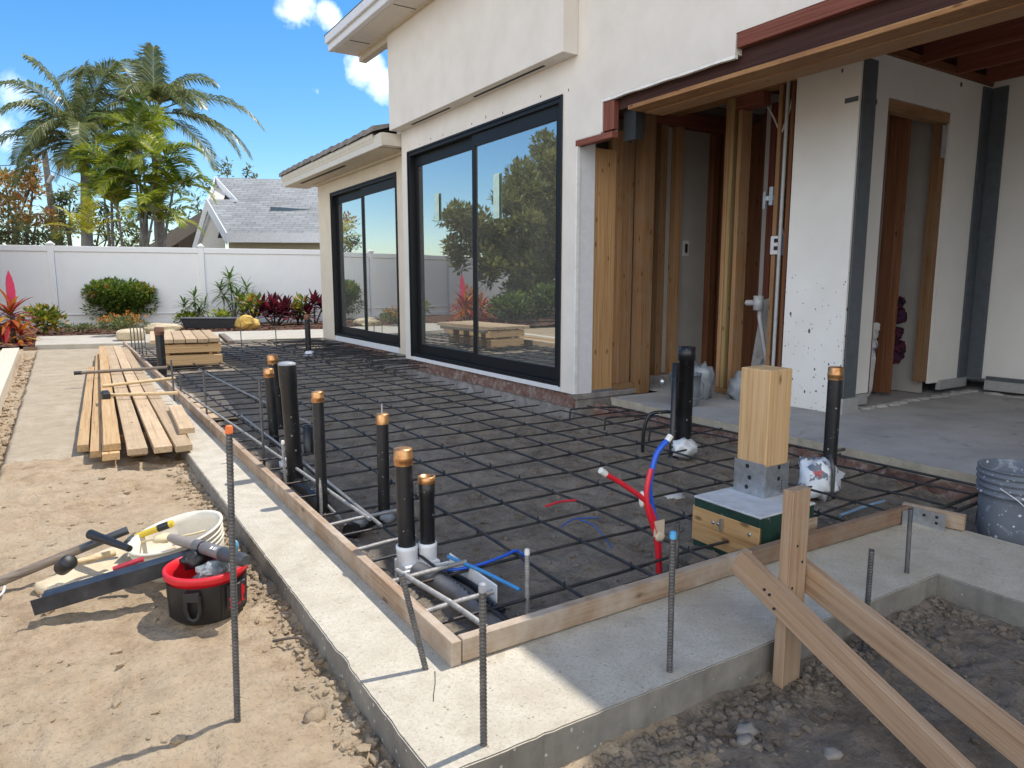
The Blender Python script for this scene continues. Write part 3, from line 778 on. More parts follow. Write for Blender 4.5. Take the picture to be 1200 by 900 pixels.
for k in range(13):       # courses of flat interlocking tiles seen from below their front edge
    for i in range(14):
        y = 7.96+i*.36; x0 = 2.955+k*.34; z0 = 3.305+k*.11; r_ = random.uniform(-.006,.006)
        m.add([(x0,y,z0+.012+r_),(x0,y+.35,z0-.004+r_),(x0+.42,y+.35,z0+.132),(x0+.42,y,z0+.148)]+[(x0,y,z0+.085+r_),(x0,y+.35,z0+.06+r_),(x0+.42,y+.35,z0+.165),(x0+.42,y,z0+.185)],[(0,1,2,3),(7,6,5,4),(0,4,5,1),(1,5,6,2),(2,6,7,3),(3,7,4,0)])
m.add([(2.98,7.96,3.29),(2.98,13.0,3.29),(7.6,13.0,4.80),(7.6,7.96,4.80),(12.5,13,3.29),(12.5,7.96,3.29)], [(0,1,2,3),(3,2,4,5)])
m.add([(2.98,13.0,3.29),(7.6,13.0,4.80),(12.5,13,3.29)], [(0,1,2)])
m.build('roof', TILE, H)

# header over the opened wall
stick('header_beam', 3.40, 3.52, -6.9, 3.27, 2.725, 3.20, DARKW, H)
stick('header_plate', 3.345, 3.53, -6.9, 3.02, 2.688, 2.723, HDR, H, bevel=.003)
stick('header_plate', 3.533, 3.74, -6.9, 3.0, 2.682, 2.724, FIR, H, bevel=.003)
stick('header_beam', 3.56, 3.72, -6.9, 3.2, 2.728, 3.15, FIRD, H)
stick('ledger_board', 3.335, 3.395, -6.9, 1.84, 2.885, 3.06, REDW, H)
stick('blocking', 3.34, 3.40, 3.20, 3.355, 2.56, 2.81, REDW, H); stick('blocking', 3.325, 3.40, 3.20, 3.73, 2.488, 2.543, REDW, H)
m = MB(); m.box(3.46,3.49,3.04,3.2,2.46,2.80); m.box(3.49,3.55,3.04,3.05,2.46,2.80); m.box(3.49,3.55,3.19,3.2,2.46,2.80); m.build('beam_hanger', plain('dark_hanger',(.03,.033,.036),.5,metal=.4), H)
# jamb studs at the cut
stick('jamb_post', 3.565, 3.835, 3.725, 3.86, .10, 2.50, LUMBER if False else wood('jamb_fir',(.23,.11,.042),(.42,.25,.115),(.53,.345,.18)), H)
m = MB(); m.box(3.565,3.84,3.718,3.87,.084,.112); m.build('sill_flashing', GALV, H)
stick('stud', 3.84, 3.99, 3.80, 3.86, .14, 2.72, FIR, H); stick('stud', 3.995, 4.15, 3.81, 3.86, .14, 2.72, FIR, H)
stick('sill_plate', 3.84, 4.15, 3.74, 3.86, .085, .14, FIR, H)
stick('stud', 4.155, 4.30, 3.66, 3.80, .03, 2.90, FIR, H); stick('stud', 4.302, 4.345, 3.70, 3.82, .06, 2.90, FIRD, H)
# alcove: studs in front of the grey back of a drywall sheet
m = MB(); m.box(4.35, 6.5, 4.08, 4.10, .16, 3.2); m.build('drywall_sheet', DRYG, H)
m = MB(); m.box(4.36, 6.5, 4.00, 4.06, .05, .15); m.build('curb', STEM, H, bevel=.005)
for x in (4.70, 4.94, 5.54, 5.72): stick('stud', x, x+.10 if x < 5.7 else x+.05, 3.99, 4.075, .15, 3.08, FIR if x < 5.5 else FIRD, H)
m = MB(); m.box(5.16,5.26,4.066,4.079,1.50,1.68); ob = m.build('outlet_plate', plain('outlet_white',(.6,.6,.58),.5), H, bevel=.003)
m = MB(); m.box(5.19,5.23,4.060,4.0655,1.54,1.64); m.build('receptacle', DARKHOLE, ob)
stick('top_plate', 3.9, 6.5, 3.95, 4.06, 2.9, 3.06, REDW, H)
m = MB(); m.box(3.54, 8.0, -7, 4.2, 3.42, 3.45); m.build('ceiling_deck', REDW, H)
# stud partition that carries the splattered sheet
stick('top_plate', 4.75, 4.90, 1.77, 4.0, 2.99, 3.04, HDR, H); stick('top_plate', 4.75, 4.90, 1.77, 4.0, 3.045, 3.10, HDR, H)
stick('header', 4.77, 4.88, 2.73, 3.06, 2.86, 2.985, REDW, H)
stick('stud', 4.75, 4.90, 3.10, 3.15, .12, 2.985, FIR, H); stick('stud', 4.75, 4.90, 3.05, 3.095, .12, 2.985, wood('treated_stud',(.16,.12,.05),(.32,.22,.10),(.42,.30,.15)), H)
stick('stud', 4.752, 4.90, 2.955, 3.00, .12, 2.855, FIR, H)
stick('stud', 4.75, 4.90, 2.50, 2.545, .12, 2.985, FIR, H); stick('stud', 4.75, 4.90, 2.37, 2.41, .12, 2.985, FIRD, H); stick('stud', 4.75, 4.90, 1.82, 1.86, .12, 2.985, FIRD, H)
stick('sill_plate', 4.75, 4.90, 1.80, 3.16, .065, .115, FIR, H)
for x, y in ((5.6,3.2),(5.62,2.75),(5.9,3.6)): stick('stud', x, x+.12, y, y+.22, .1, 3.0, FIRD, H)
stick('stud', 5.3, 5.34, 2.98, 3.12, .1, 3.0, REDW, H)
m = MB(); m.box(6.45, 6.5, 1.95, 4.05, .07, 3.2); m.build('drywall_sheet', DRYG, H)
m = MB(); m.tube([(4.86,2.72,1.05),(4.86,2.72,.85),(4.90,2.66,.5),(4.95,2.63,.15)], .022, 8); m.tube([(4.83,2.72,1.0),(4.83,2.86,1.0)], .03, 8); m.lathe((4.83,2.72,.93),[(0.0,0),(.05,0),(.05,.14),(0,.14)], 10); m.build('drain_pipe', CONDUIT, H)
m = MB(); m.box(4.85,4.87,2.60,2.74,1.98,2.02); m.box(4.83,4.86,2.62,2.66,1.93,2.10); m.box(4.83,4.86,2.70,2.73,1.90,2.06); m.build('pipe_clamp', GALV, H)
m = MB(); m.add([(5.00,2.56,.09),(4.94,2.90,.09),(5.06,2.86,1.02),(5.08,2.60,1.10)],[(0,1,2,3)]); m.add([(5.02,2.56,.09),(4.96,2.90,.09),(5.08,2.86,1.02),(5.10,2.60,1.10)],[(3,2,1,0)])
m.build('cement_board', CEMENTB, H)
m = MB(); m.tube([(4.74,2.44,3.0),(4.74,2.445,1.6),(4.745,2.45,.4),(4.76,2.46,.13)], .017, 8); m.build('conduit', CONDUIT, H)
m = MB(); m.tube(smooth_path([(4.78,2.40,2.95),(4.76,2.43,2.75),(4.77,2.52,2.55),(4.80,2.535,2.72)],8), .009, 6); m.tube(smooth_path([(4.80,2.535,2.55),(4.79,2.62,2.72),(4.8,2.7,2.83)],6), .009, 6); m.build('electrical_cable', plain('cable_white',(.55,.55,.53),.5), H)
m = MB(); m.tube(smooth_path([(4.79,2.44,1.62),(4.765,2.47,1.8),(4.76,2.46,2.1)],6), .01, 6); m.build('electrical_cable', plain('cable_grey',(.40,.40,.40),.5), H)
m = MB(); m.box(4.735,4.748,2.43,2.545,1.46,1.63); ob = m.build('outlet_plate', plain('outlet_metal',(.55,.56,.57),.4), H, bevel=.003)
for z in (1.50,1.57):
    m = MB(); m.box(4.728,4.734,2.46,2.50,z,z+.035); m.build('receptacle', DARKHOLE, ob)
m = MB(); m.box(4.765,4.86,2.415,2.495,1.45,1.64); m.build('junction_box', plain('blue_grey_box',(.10,.13,.17),.5), H)
m = MB(); m.tube(smooth_path([(4.80,2.30,3.0),(4.79,2.33,2.75),(4.80,2.345,2.4),(4.79,2.35,2.0)],6), .035, 7); m.build('cable_bundle', DARKHOLE, H)
# splattered sheet on the partition end, and the door wall behind it
m = MB(); m.box(4.715, 4.742, 1.73, 2.335, .045, 3.02); pn = m.build('drywall_panel', DRYP, H, bevel=.002)
m = MB(); m.box(4.711,4.7145,1.74,1.86,2.68,2.72); m.build('marker_smudge', STEELG, pn)
m = MB(); m.box(4.745, 4.93, 1.716, 1.728, .20, 3.02); m.build('corner_strip', STEELG, H); m = MB(); m.box(4.72, 4.95, 1.70, 1.729, .06, .195); m.build('base_strip', PLATEG, H)
A3 = [4.95, 5.36, 6.44, 7.2]; B3 = [.18, 2.82, 3.16]
def fd(i, j): return not (i == 1 and j == 0)
cells('y', 1.86, 1.89, A3, B3, fd).build('drywall_sheet', DRYW, H); cells('y', 1.98, 2.0, A3, B3, fd).build('drywall_sheet', DRYW, H)
m = MB(); m.box(4.95,5.34,1.845,1.885,.075,.175); m.box(6.63,7.19,1.845,1.885,.10,.20); m.build('base_strip', PLATEG, H, bevel=.003)
stick('door_header', 5.36, 6.44, 1.87, 1.975, 2.72, 2.815, FIR, H)
stick('stud', 6.35, 6.44, 1.885, 1.975, .2, 2.715, FIR, H); m = MB(); m.box(6.345,6.43,1.878,1.884,2.40,2.70); m.build('stud_plate', GALV, H)
stick('stud', 5.36, 5.45, 1.90, 1.975, .16, 2.715, REDW, H); stick('stud', 5.98, 6.02, 2.005, 2.20, .1, 2.95, FIRD, H); stick('stud', 5.90, 5.94, 2.22, 2.36, .1, 2.95, REDW, H)
m = MB(); m.box(5.3, 7.0, 3.05, 3.10, .3, 3.1); m.box(6.75,6.80,2.0,3.05,.3,3.1); m.build('drywall_sheet', plain('closet_paint',(.50,.50,.50),.9,var=.04), H)
stick('sill_plate', 5.72, 6.75, 2.60, 2.66, .09, .30, REDW, H)
m = MB(); m.tube([(6.03,2.15,1.28),(6.40,2.26,1.38)], .012, 6); m.blob((6.41,2.265,1.385),.03,1); m.build('hook', CONDUIT, H)
A4 = [-6.9, 1.86]; B4 = [.20, 3.42]
cells('x', 7.19, 7.22, A4, B4, lambda i, j: True).build('drywall_sheet', DRYW, H)
m = MB(); m.box(7.0, 7.18, 1.842, 1.857, .2, 3.14); m.box(7.165,7.187,1.70,1.84,.2,3.14); m.build('corner_strip', STEELG, H)
m = MB(); m.box(7.14,7.187,-6.9,1.65,.09,.19); m.build('base_strip', PLATEG, H); m = MB(); m.box(7.16,7.187,-6.9,1.65,.192,.23); m.build('base_strip', STEELG, H)
stick('top_plate', 4.95, 7.18, 1.84, 2.0, 3.165, 3.24, FIRD, H)
for k, x in enumerate((4.62, 5.22, 5.82, 6.42, 7.0)): stick('ceiling_joist', x, x+.05, -6.9, 1.84, 3.17, 3.41, REDW, H)
# existing floor slab, its broken edge towards the pit
ys_ = [3.45, 3.2, 2.9, 2.6, 2.3, 2.0, 1.7, 1.3, .9, .5, .1, -.4, -1, -3, -7]
m = MB(); edge = []
yy = 3.5
while yy > -4:
    edge.append((3.58 + .018*fr(yy, 1., 4., 3) + (.05 if yy > 3.0 else 0), yy)); yy -= .06
n = len(edge)
tp = [(x,y,.06) for x,y in edge]+[(x+.012,y,.02) for x,y in edge]+[(x+.02,y,-.02) for x,y in edge]
fs = []
for i in range(n-1):
    fs += [(i,i+1,n+i+1,n+i),(n+i,n+i+1,2*n+i+1,2*n+i)]
m.add(tp, fs, 1)
m.add([(x,y,.06) for x,y in edge]+[(8,y,.06) for x,y in edge], [(i,n+i,n+i+1,i+1) for i in range(n-1)])
m.add([(8,4.2,.058),(4.3,4.2,.058),(4.3,3.4,.058),(8,3.4,.058)],[(0,1,2,3)])
m.build('floor_slab', [CONC2, CONC], H)
m = MB(); ny = 120
vs = []; fs = []
for i in range(ny+1):
    y = 3.7-i*.06
    for j in range(5):
        z = -.02-.05*j
        vs.append((3.60-.012*j+.018*fr(y,z,8.,3,4.), y, z))
for i in range(ny):
    for j in range(4):
        a = i*5+j; fs.append((a,a+5,a+6,a+1))
m.add(vs, fs); m.build('brick_stem_wall', BRICK, H)
# dried mortar and dust swept along the wall base inside
m = MB()
for k in range(26):
    m.blob((4.98+k*.085, 1.80-.06*random.random(), .06), (.09*random.uniform(.5,1),.07*random.uniform(.5,1),.03*random.uniform(.4,1)), k, .6, 2, 2)
for k in range(14):
    m.blob((7.08, 1.5-k*.2, .06), (.06,.12,.03*random.uniform(.4,1)), k+50, .6, 2, 2)
tag(m.build('mortar_droppings', CONC2), kind='stuff')
# ------------------------------------------------------------------ FORM BOARDS
o = board('form_board', (.018, .003, .083), (.018, 13.4, .088), .036, .082, FORM); tag(o, 'long weathered form board standing on edge beside the lumber pile', 'form board')
o = board('form_board', (.039, .018, .084), (1.42, .016, .083), .036, .078, FORM); tag(o, 'pale weathered form board along the front of the rebar pit', 'form board')
o = board('form_board', (1.36, .022, .079), (2.60, -.02, .082), .036, .075, FORMD); tag(o, 'brown form board running behind the upright stake', 'form board')
o = board('form_board', (2.615, .02, .083), (2.675, -.25, .083), .036, .078, FORM); tag(o, 'short form board stub with a metal angle beside the grey paint bucket', 'form board')
T = thing('angle_bracket', (1.98, -.06, .04), 'grey steel angle bracket screwed in the corner of the form boards', 'bracket')
m = MB(); m.box(2.50,2.59,-.045,-.041,.0,.075); m.box(2.592,2.596,-.20,-.045,.0,.082); a = m.build('plate', GALV, T)
m = MB()
for y, z in ((-.16,.03),(-.1,.055),(-.16,.06)): m.box(2.588,2.5915,y-.006,y+.006,z-.006,z+.006)
m.build('screw_head', DARKHOLE, T)

# ------------------------------------------------------------------ REBAR MAT (tied together: one thing, every bar a part)
MT = thing('rebar_mat', (1.7, 6.5, .0), 'dark grid of tied steel reinforcing bars laid over the soil of the pit', 'rebar mat')
r = random.Random(4)
ylong = [.30, .64, .99, 1.33, 1.66, 1.97, 2.28, 2.60, 2.92, 3.22]
for i, x in enumerate(ylong):
    y0 = .06 if x < 2.7 else (-.1 if x < 3 else -1.4); y1 = 13.1 if x < 2.7 else 3.35
    pts = [(x + r.uniform(-.012,.012), y0+(y1-y0)*k/14, .020 + r.uniform(-.011,.011) + .012*max(0, x-2.2)) for k in range(15)]
    m = MB(); m.tube(pts, .0070, 6); m.build('lengthwise_bar', MATBAR, MT)
m = MB(); m.tube([(3.47,-1.3,.03),(3.46,1.2,.028),(3.45,3.2,.02)], .0085, 6); m.build('lengthwise_bar', MATBAR, MT)
ycross = [.27 + .345*k for k in range(37)]
for y in ycross:
    x1 = 2.91 if 3.2 < y < 7.6 else (3.42 if y > 7.6 else 3.52)
    x0 = .045 if y > 0 else 2.74
    if y > .25: x1 += r.uniform(-.05, .03)
    dy_ = r.uniform(-.025,.025); pts = [(x0+(x1-x0)*k/8, y + dy_*(k/8-.5) + r.uniform(-.012,.012), .005 + r.uniform(-.008,.008) + .018*max(0, k/8-.6)) for k in range(9)]
    m = MB(); m.tube(pts, .0068, 6); m.build('crosswise_bar', MATBAR, MT)
for (p, q) in (((.06,.10,.0),(2.5,.085,.0)), ((.9,.20,-.02),(2.55,.16,-.02)), ((.06,.16,-.045),(2.56,.12,-.045))):
    m = MB(); m.tube([p, tuple((a+b)/2+.006 for a, b in zip(p, q)), q], .009, 7); m.build('edge_bar', MATBAR, MT)
for (p, q) in (((2.70,-.1,.06),(3.45,-.12,.10)), ((2.72,-.16,.055),(3.46,-.17,.09)), ((.13,.5,-.04),(.14,13,-.04)), ((.055,.45,-.055),(.06,12.9,-.055))):
    m = MB(); m.tube([p, q], .010, 7); m.build('edge_bar', MATBAR, MT)
# hooked dowels along the house wall
for k in range(56):
    y = 7.3 + k*.2 if k < 26 else 7.0 + (k-26)*.19
    xw = 3.33 if y < 7.8 else 3.49
    m = MB(); z = .03 + r.uniform(-.015,.05); L = r.uniform(.28,.6) if k < 26 else r.uniform(.5,1.1)
    m.tube(smooth_path([(xw-.02,y,z),(xw-.1,y+.01,z+.005),(xw-L,y+r.uniform(-.08,.08),z+r.uniform(-.02,.03)),(xw-L-.03,y+r.uniform(-.1,.1),z-.05)],4), .0085, 6)
    m.build('dowel_bar', MATBAR, MT)
for k, y in enumerate((3.25,2.75,2.2)):
    m = MB(); m.tube(smooth_path([(3.56,y,.0),(3.3,y-.01,.03),(3.0,y+.03,.035),(2.96,y+.03,.02),(2.95,y+.03,-.07)],4), .0085, 6); m.build('dowel_bar', MATBAR, MT)
m = MB()
for x in ylong:
    for y in ycross[:37]:
        if x > 2.7 and y > 3.3: continue
        a = r.uniform(0, 2*PI); s = .012
        m.tube([(x-s,y-s,.012),(x,y,.034),(x+s,y+s,.012)], .0034, 4, caps=False, smooth=False)
        (r.random() < .45) and m.tube([(x,y,.03),(x+.012*math.cos(a),y+.012*math.sin(a),.045)], .0018, 3, caps=False, smooth=False)
tag(m.build('tie_wire', WIREM, MT), kind='stuff')
# two loose bright bars lying over the mat on its sunlit side
def loose(name, pts, rad, lab, mat=REBARS):
    m = MB()
    for a, b in zip(pts[:-1], pts[1:]): rib_bar(m, a, b, rad, .012)
    return tag(m.build(name, mat), lab, 'rebar')
loose('rebar', [(.06,6.9,.055),(.16,4.2,.05),(.255,1.35,.045)], .009, 'long bright steel bar lying lengthwise over the left edge of the rebar mat')
loose('rebar', [(.55,8.3,.05),(.62,6.0,.045),(.72,3.9,.045)], .009, 'steel bar lying on the rebar mat in front of the stacked timbers')
loose('rebar', [zat(283,487,.05), zat(370,553,.05), zat(447,616,.048)], .008, 'second long bright bar lying lengthwise, just right of the first on the mat')
loose('rebar', [zat(322,520,-.02), zat(365,572,-.03), zat(409,619,-.04)], .008, 'bar lying low between the form board and the pipes with its end turned up')
loose('rebar', [(.04,1.39,.038),(.20,1.41,.040),(.46,1.43,.038)], .009, 'short bright bar crossing from the form board to the slim copper capped pipe')
loose('rebar', [(.04,1.02,.036),(.21,1.04,.037),(.36,1.05,.034)], .009, 'shortest bright bar lying across the mat behind the twin pipes')
loose('rebar', [(.04,.62,.04),(.20,.63,.04),(.40,.64,.04)], .010, 'bright bar lying across the white sleeve of the twin pipes')
loose('rebar', [(.045,.30,.05),(.2,.31,.05),(.34,.32,.045)], .010, 'bright bar across the corner of the pit behind the front board')
loose('rebar', [(.10,.66,.062),(.15,.3,.06),(.17,.07,.055)], .010, 'bright bar lying lengthwise in the near corner of the pit')

# ------------------------------------------------------------------ STANDING BARS
def stake_bar(base, top, lab, mat=REBAR, tip=None, rad=.009, name='rebar_stake', bend=0):
    m = MB(); rib_bar(m, base, top, rad, .013, 8, bend=bend)
    o = m.build(name, mat); tag(o, lab, 'rebar stake')
    if tip:
        a = V(top); d = (V(top)-V(base)).normalized()
        q = MB(); q.lathe(a-d*.018, [(rad*1.18,0),(rad*1.2,.016),(rad*.9,.022),(0,.023)], 8, axis=d); q.build('painted_tip', tip, o)
    return o
stake_bar((-.609,.204,-.2), (-.58,.215,.80), 'tall ribbed steel bar with an orange tip standing in the dirt by the tote', REBAR, ORANGE)
stake_bar((-.056,.024,-.1), (-.125,.09,.305), 'leaning ribbed bar at the outer corner of the form boards', REBAR)
stake_bar((-.104,-.374,-.1), (-.104,-.372,.441), 'ribbed bar with grey tip on the sunlit footing corner', REBAR, GREYCAP)
stake_bar((.457,.258,-.2), (.457,.262,.205), 'short ribbed bar with white tip inside the front form board', REBARS, TAPEW)
stake_bar((.562,-.382,-.1), (.556,-.382,.452), 'ribbed bar with a blue tip on the shaded front footing', REBAR, BLUEP)
stake_bar((1.194,.208,-.2), (1.194,.21,.19), 'dark stub bar beside the red and blue tubes', REBAR)
stake_bar((1.367,-.537,-.2), (1.367,-.537,.278), 'ribbed bar standing in the dirt behind the upper timber brace', REBAR)
stake_bar((1.937,-.373,-.1), (1.95,-.36,.275), 'ribbed bar through the right hand part of the footing', REBAR)
stake_bar((.156,3.076,-.2), (.15,3.08,.546), 'thin dark bar standing left of the tall black vent pipe', REBAR)
stake_bar((.131,2.437,-.2), (.125,2.44,.245), 'pale stubby bar with a white tip next to the long form board', REBARS, TAPEW)
stake_bar((.165,1.86,-.2), (.205,1.95,.575), 'bright ribbed bar leaning against a black copper capped pipe', REBARS)
stake_bar((-.036,6.012,-.2), (-.045,6.02,.419), 'dark bar standing outside the long form board at the rake sticks', REBAR)
stake_bar((.078,6.38,-.2), (.07,6.38,.241), 'short dark bar just inside the long form board near the rake sticks', REBAR)
stake_bar((.146,5.251,-.2), (.135,5.255,.382), 'dark bar inside the long form board opposite the short lumber block', REBAR)
stake_bar((2.051,12.925,-.2), (2.045,12.93,.409), 'thin bar at the far end of the pit left of the far pipe', REBAR)
stake_bar((2.54,12.15,-.2), (2.535,12.15,.365), 'thin bar at the far end of the pit in front of the dark red plant', REBAR)
stake_bar((3.30,12.6,-.2), (3.30,12.6,.42), 'thin bar at the far corner of the house', REBAR)
for k in range(5):
    x = .05+k*.055
    o = stake_bar((x,12.0+.06*(k % 2),-.2), (x-.01,12.0+.05*k,.43+.03*(k % 3)), 'thin bar in the cluster of bars at the far end of the form board', REBAR)
    o['group'] = 'cluster of bars at the far end of the form board'

# ------------------------------------------------------------------ PIPES
def pipe(base, top, rad, lab, cap=None, capmat=COPPER, extra=None, sleeve=None, name='drain_pipe'):
    T = thing(name, (base[0], base[1], 0), lab, 'pipe')
    b, tp = V(base), V(top); d = (tp-b).normalized(); L = (tp-b).length
    m = MB(); pf = [(rad,0),(rad,L)]
    if cap == 'open': pf = [(rad,0),(rad,L-.09),(rad*1.08,L-.085),(rad*1.08,L-.03),(rad*1.0,L-.028)]
    if cap == 'coupling': pf = [(rad,0),(rad,L-.10),(rad*1.16,L-.099),(rad*1.16,L),(rad*.92,L),(rad*.90,L-.08),(0,L-.085)]
    if cap == 'grey': pf = [(rad,0),(rad,L-.15),(rad*1.10,L-.14),(rad*1.12,L-.004)]
    if cap == 'plain': pf = [(rad,0),(rad,L),(rad*.85,L),(rad*.85,L-.06),(0,L-.06)]
    m.lathe(b, pf, 22, axis=d); m.lathe(b, [(rad*1.22,-.02),(rad*1.22,.05),(rad*1.02,.055)], 22, axis=d)
    m.build('pipe_body', ABS, T)
    q = MB(); R_ = rad*1.08
    if cap == 'cap':
        q.lathe(tp-d*rad*1.5, [(R_,0),(R_,rad*.5),(R_*1.03,rad*.52),(R_*1.03,rad*.95),(R_,rad*1.0),(R_,rad*1.7),(R_*.93,rad*1.85),(R_*.6,rad*1.93),(0,rad*1.95)], 22, axis=d); q.build('cap', capmat, T)
    if cap == 'open':
        q.lathe(tp-d*.03, [(R_,0),(R_*1.08,.004),(R_*1.08,.03),(R_*.86,.032),(R_*.82,.0),(0,-.03)], 22, axis=d); q.build('ring', capmat, T)
    if cap == 'grey':
        q.lathe(tp-d*.012, [(R_*1.02,0),(R_*1.03,.012),(R_*.95,.022),(R_*.6,.027),(0,.028)], 22, axis=d); q.build('cap', GREYCAP, T)
    if cap == 'nub':
        q.lathe(tp-d*rad*1.5, [(R_,0),(R_*1.02,rad*.5),(R_,rad*.55),(R_,rad*1.6),(R_*.9,rad*1.72),(0,rad*1.75)], 20, axis=d); c = q.build('cap', capmat, T)
        q = MB(); q.tube([tp+d*.008, tp+d*.06], .006, 6); q.build('nail', GALV, c)
    if sleeve:
        q = MB()
        q.lathe(b, [(rad*1.22,-.12),(rad*1.22,sleeve-.02),(rad*1.27,sleeve-.015),(rad*1.27,sleeve),(rad*1.05,sleeve+.002)], 22, axis=d); q.build('sleeve', PVCW, T)
    return T
pipe((.247,.887,-.10),(.235,.885,.485),.038,'taller twin pipe in the white sleeve, black with a large copper cap','cap', sleeve=.165)
pipe((.335,.868,-.10),(.335,.868,.365),.033,'shorter black pipe with an open copper ring in the white sleeve','open', sleeve=.165)
pipe((.447,1.645,-.12),(.452,1.648,.50),.032,'slim black pipe with a copper cap topped by a nail','nub')
pipe((.192,1.911,-.12),(.195,1.93,.60),.031,'black copper capped pipe with a bright ribbed bar leaning on it','cap')
pipe((.225,2.541,-.12),(.20,2.55,.70),.049,'thickest black vent pipe with a rounded grey cap','grey')
pipe((.405,3.795,-.12),(.385,3.80,.52),.037,'black copper capped pipe left of the thick grey capped one','cap')
pipe((.60,4.361,-.12),(.555,4.36,.57),.042,'black pipe whose copper cap shows just behind the thick grey capped pipe','cap')
pipe((2.549,10.067,-.10),(2.545,10.067,.65),.046,'slim black pipe standing alone at the far end of the mat','cap', capmat=plain('rusty_cap',(.20,.09,.05),.7))
pipe((.035+.09,8.467,-.10),(.03+.09,8.467,.60),.055,'black pipe with a rusty top in front of the stacked timbers','cap', capmat=plain('rusty_top',(.15,.07,.045),.7))
pipe((2.87,1.784,-.12),(2.885,1.79,.735),.055,'black pipe with a coupling on top beside the thin pipe','coupling')
pipe((2.775,1.80,-.12),(2.79,1.81,.62),.024,'thin black pipe strapped beside a thicker one','plain')
pipe((2.887,.615,-.12),(2.895,.62,.69),.040,'black copper capped pipe wrapped in plastic at its foot','cap')
pipe((.524,3.28,-.12),(.524,3.28,.15),.036,'black stub pipe low behind the thick vent pipe','plain')
# white sleeve box and pipes lying in the corner trench
T = thing('sleeve_box', (.33,.62,-.05), 'white plastic sleeve tray with dark hoses in the near corner of the pit', 'sleeve box')
m = MB(); m.box(.205,.37,.815,.94,-.10,-.005); m.box(.405,.412,.40,.80,-.09,.025); m.box(.17,.405,.79,.80,-.1,-.01); m.box(.20,.405,.30,.79,-.10,-.092); m.build('tray', PVCW, T, bevel=.004)
m = MB(); pth = smooth_path([(.25,.80,-.02),(.265,.62,-.012),(.29,.42,-.02),(.315,.12,-.055)],14); k = len(pth)
m.tube(pth, [.034*(1.12 if i % 2 else .92) for i in range(k)], 14); m.build('corrugated_hose', plain('grey_hose',(.15,.145,.14),.5,var=.35), T)
m = MB(); m.tube(smooth_path([(.32,.78,-.04),(.335,.55,-.045),(.36,.3,-.06),(.37,.1,-.07)],6), .022, 8); m.build('hose', ABS, T)
m = MB(); m.tube(smooth_path([(.36,.74,-.03),(.385,.55,-.03),(.375,.4,-.04),(.395,.33,-.05)],6), .014, 8); m.build('hose', ABS, T)
# wrapped joints near the tall vent pipes, buried runs
T = thing('pipe_joint', (.30,1.95,-.06), 'dark pipe fittings lying low between the vent pipes and the slim pipe', 'pipe joint')
m = MB(); m.tube(smooth_path([(.22,2.5,-.06),(.23,2.2,-.05),(.21,1.95,-.06)],5), .045, 10); m.build('elbow', ABS, T)
m = MB(); m.tube(smooth_path([(.20,1.5,-.055),(.30,1.58,-.055),(.43,1.63,-.06)],5), .042, 10); m.build('elbow', ABS, T)
m = MB(); m.blob((.27,1.55,-.03),(.05,.05,.03),2,.5,2,2); m.build('tape_wrap', GREYBAG, T); m = MB(); m.blob((.44,1.60,-.05),(.05,.05,.035),3,.4,2,2); m.build('tape_wrap', GREYBAG, T)
def crumple(name, c, rr, seed, mat, lab, cat):
    m = MB(); r2 = random.Random(seed); vs, fs = ICO[3]; out = []
    for v in vs:
        p = V(v); k = 1 + .5*noise.noise(p*2.2+V((seed,)*3)) + .28*abs(noise.noise(p*5+V((seed*2,)*3)))
        out.append((c[0]+v[0]*rr[0]*k, c[1]+v[1]*rr[1]*k, c[2]+max(-.9,v[2])*rr[2]*k))
    m.add(out, fs, 0, True)
    return tag(m.build(name, mat), lab, cat)
crumple('plastic_wrap', (.26,2.75,.0), (.075,.07,.05), 4, plain('pale_blue_plastic',(.62,.68,.76),.3,bstr=.4,bscale=20), 'pale crumpled plastic wrapped on a pipe joint left of the thick vent pipe', 'plastic wrap')
crumple('plastic_wrap', (2.83,.64,.02), (.125,.10,.12), 9, PLASTICBAG, 'printed plastic bag wrapped round the foot of the pipe near the post', 'plastic wrap')
crumple('plastic_wrap', (2.80,1.70,.0), (.10,.06,.07), 12, plain('white_plastic',(.66,.68,.70),.35,bstr=.4,bscale=20), 'white plastic at the foot of the paired black pipes', 'plastic wrap')
crumple('plastic_wrap', (2.55,10.03,-.0), (.08,.07,.05), 15, plain('white_blue_plastic',(.62,.66,.74),.35), 'white wrap at the foot of the far black pipe', 'plastic wrap')
m = MB(); m.tube(smooth_path([(2.62,1.95,-.05),(2.62,1.94,.12),(2.66,1.92,.235),(2.76,1.88,.25),(2.87,1.83,.245)],8), .013, 8); tag(m.build('black_hose', ABS), 'thin black hose arching up to the paired pipes', 'hose')
m = MB(); m.tube(smooth_path([(2.80,.53,-.05),(2.80,.53,.08),(2.81,.55,.15),(2.9,.62,.18),(3.1,.66,.17)],8), .011, 8); tag(m.build('bent_rebar', REBAR), 'bent dark bar hooking over the plastic wrapped pipe', 'rebar')
m = MB(); m.tube(smooth_path([(3.10,-.12,-.09),(3.12,-.13,.10),(3.15,-.14,.155)],4), .011, 7); tag(m.build('bent_rebar', REBAR), 'upright dark bar beside the grey paint bucket', 'rebar')
m = MB(); m.tube(smooth_path([zat(512,667,.02),zat(536,667,.02),zat(566,660.5,.028),zat(591.5,651,.036),zat(604,645.5,.04),zat(613,650,.02),zat(614,658,-.02)],8), .007, 8); tag(m.build('blue_tube', BLUEPEX), 'blue water tube looping over the mat behind the twin pipes', 'water tube')
m = MB(); m.tube([(.37,.74,.035),(.42,.5,.036),(.45,.30,.034)], .008, 8); tag(m.build('blue_tube', plain('light_blue_tube',(.06,.26,.55),.4)), 'light blue tube lying along the white sleeve tray', 'water tube')
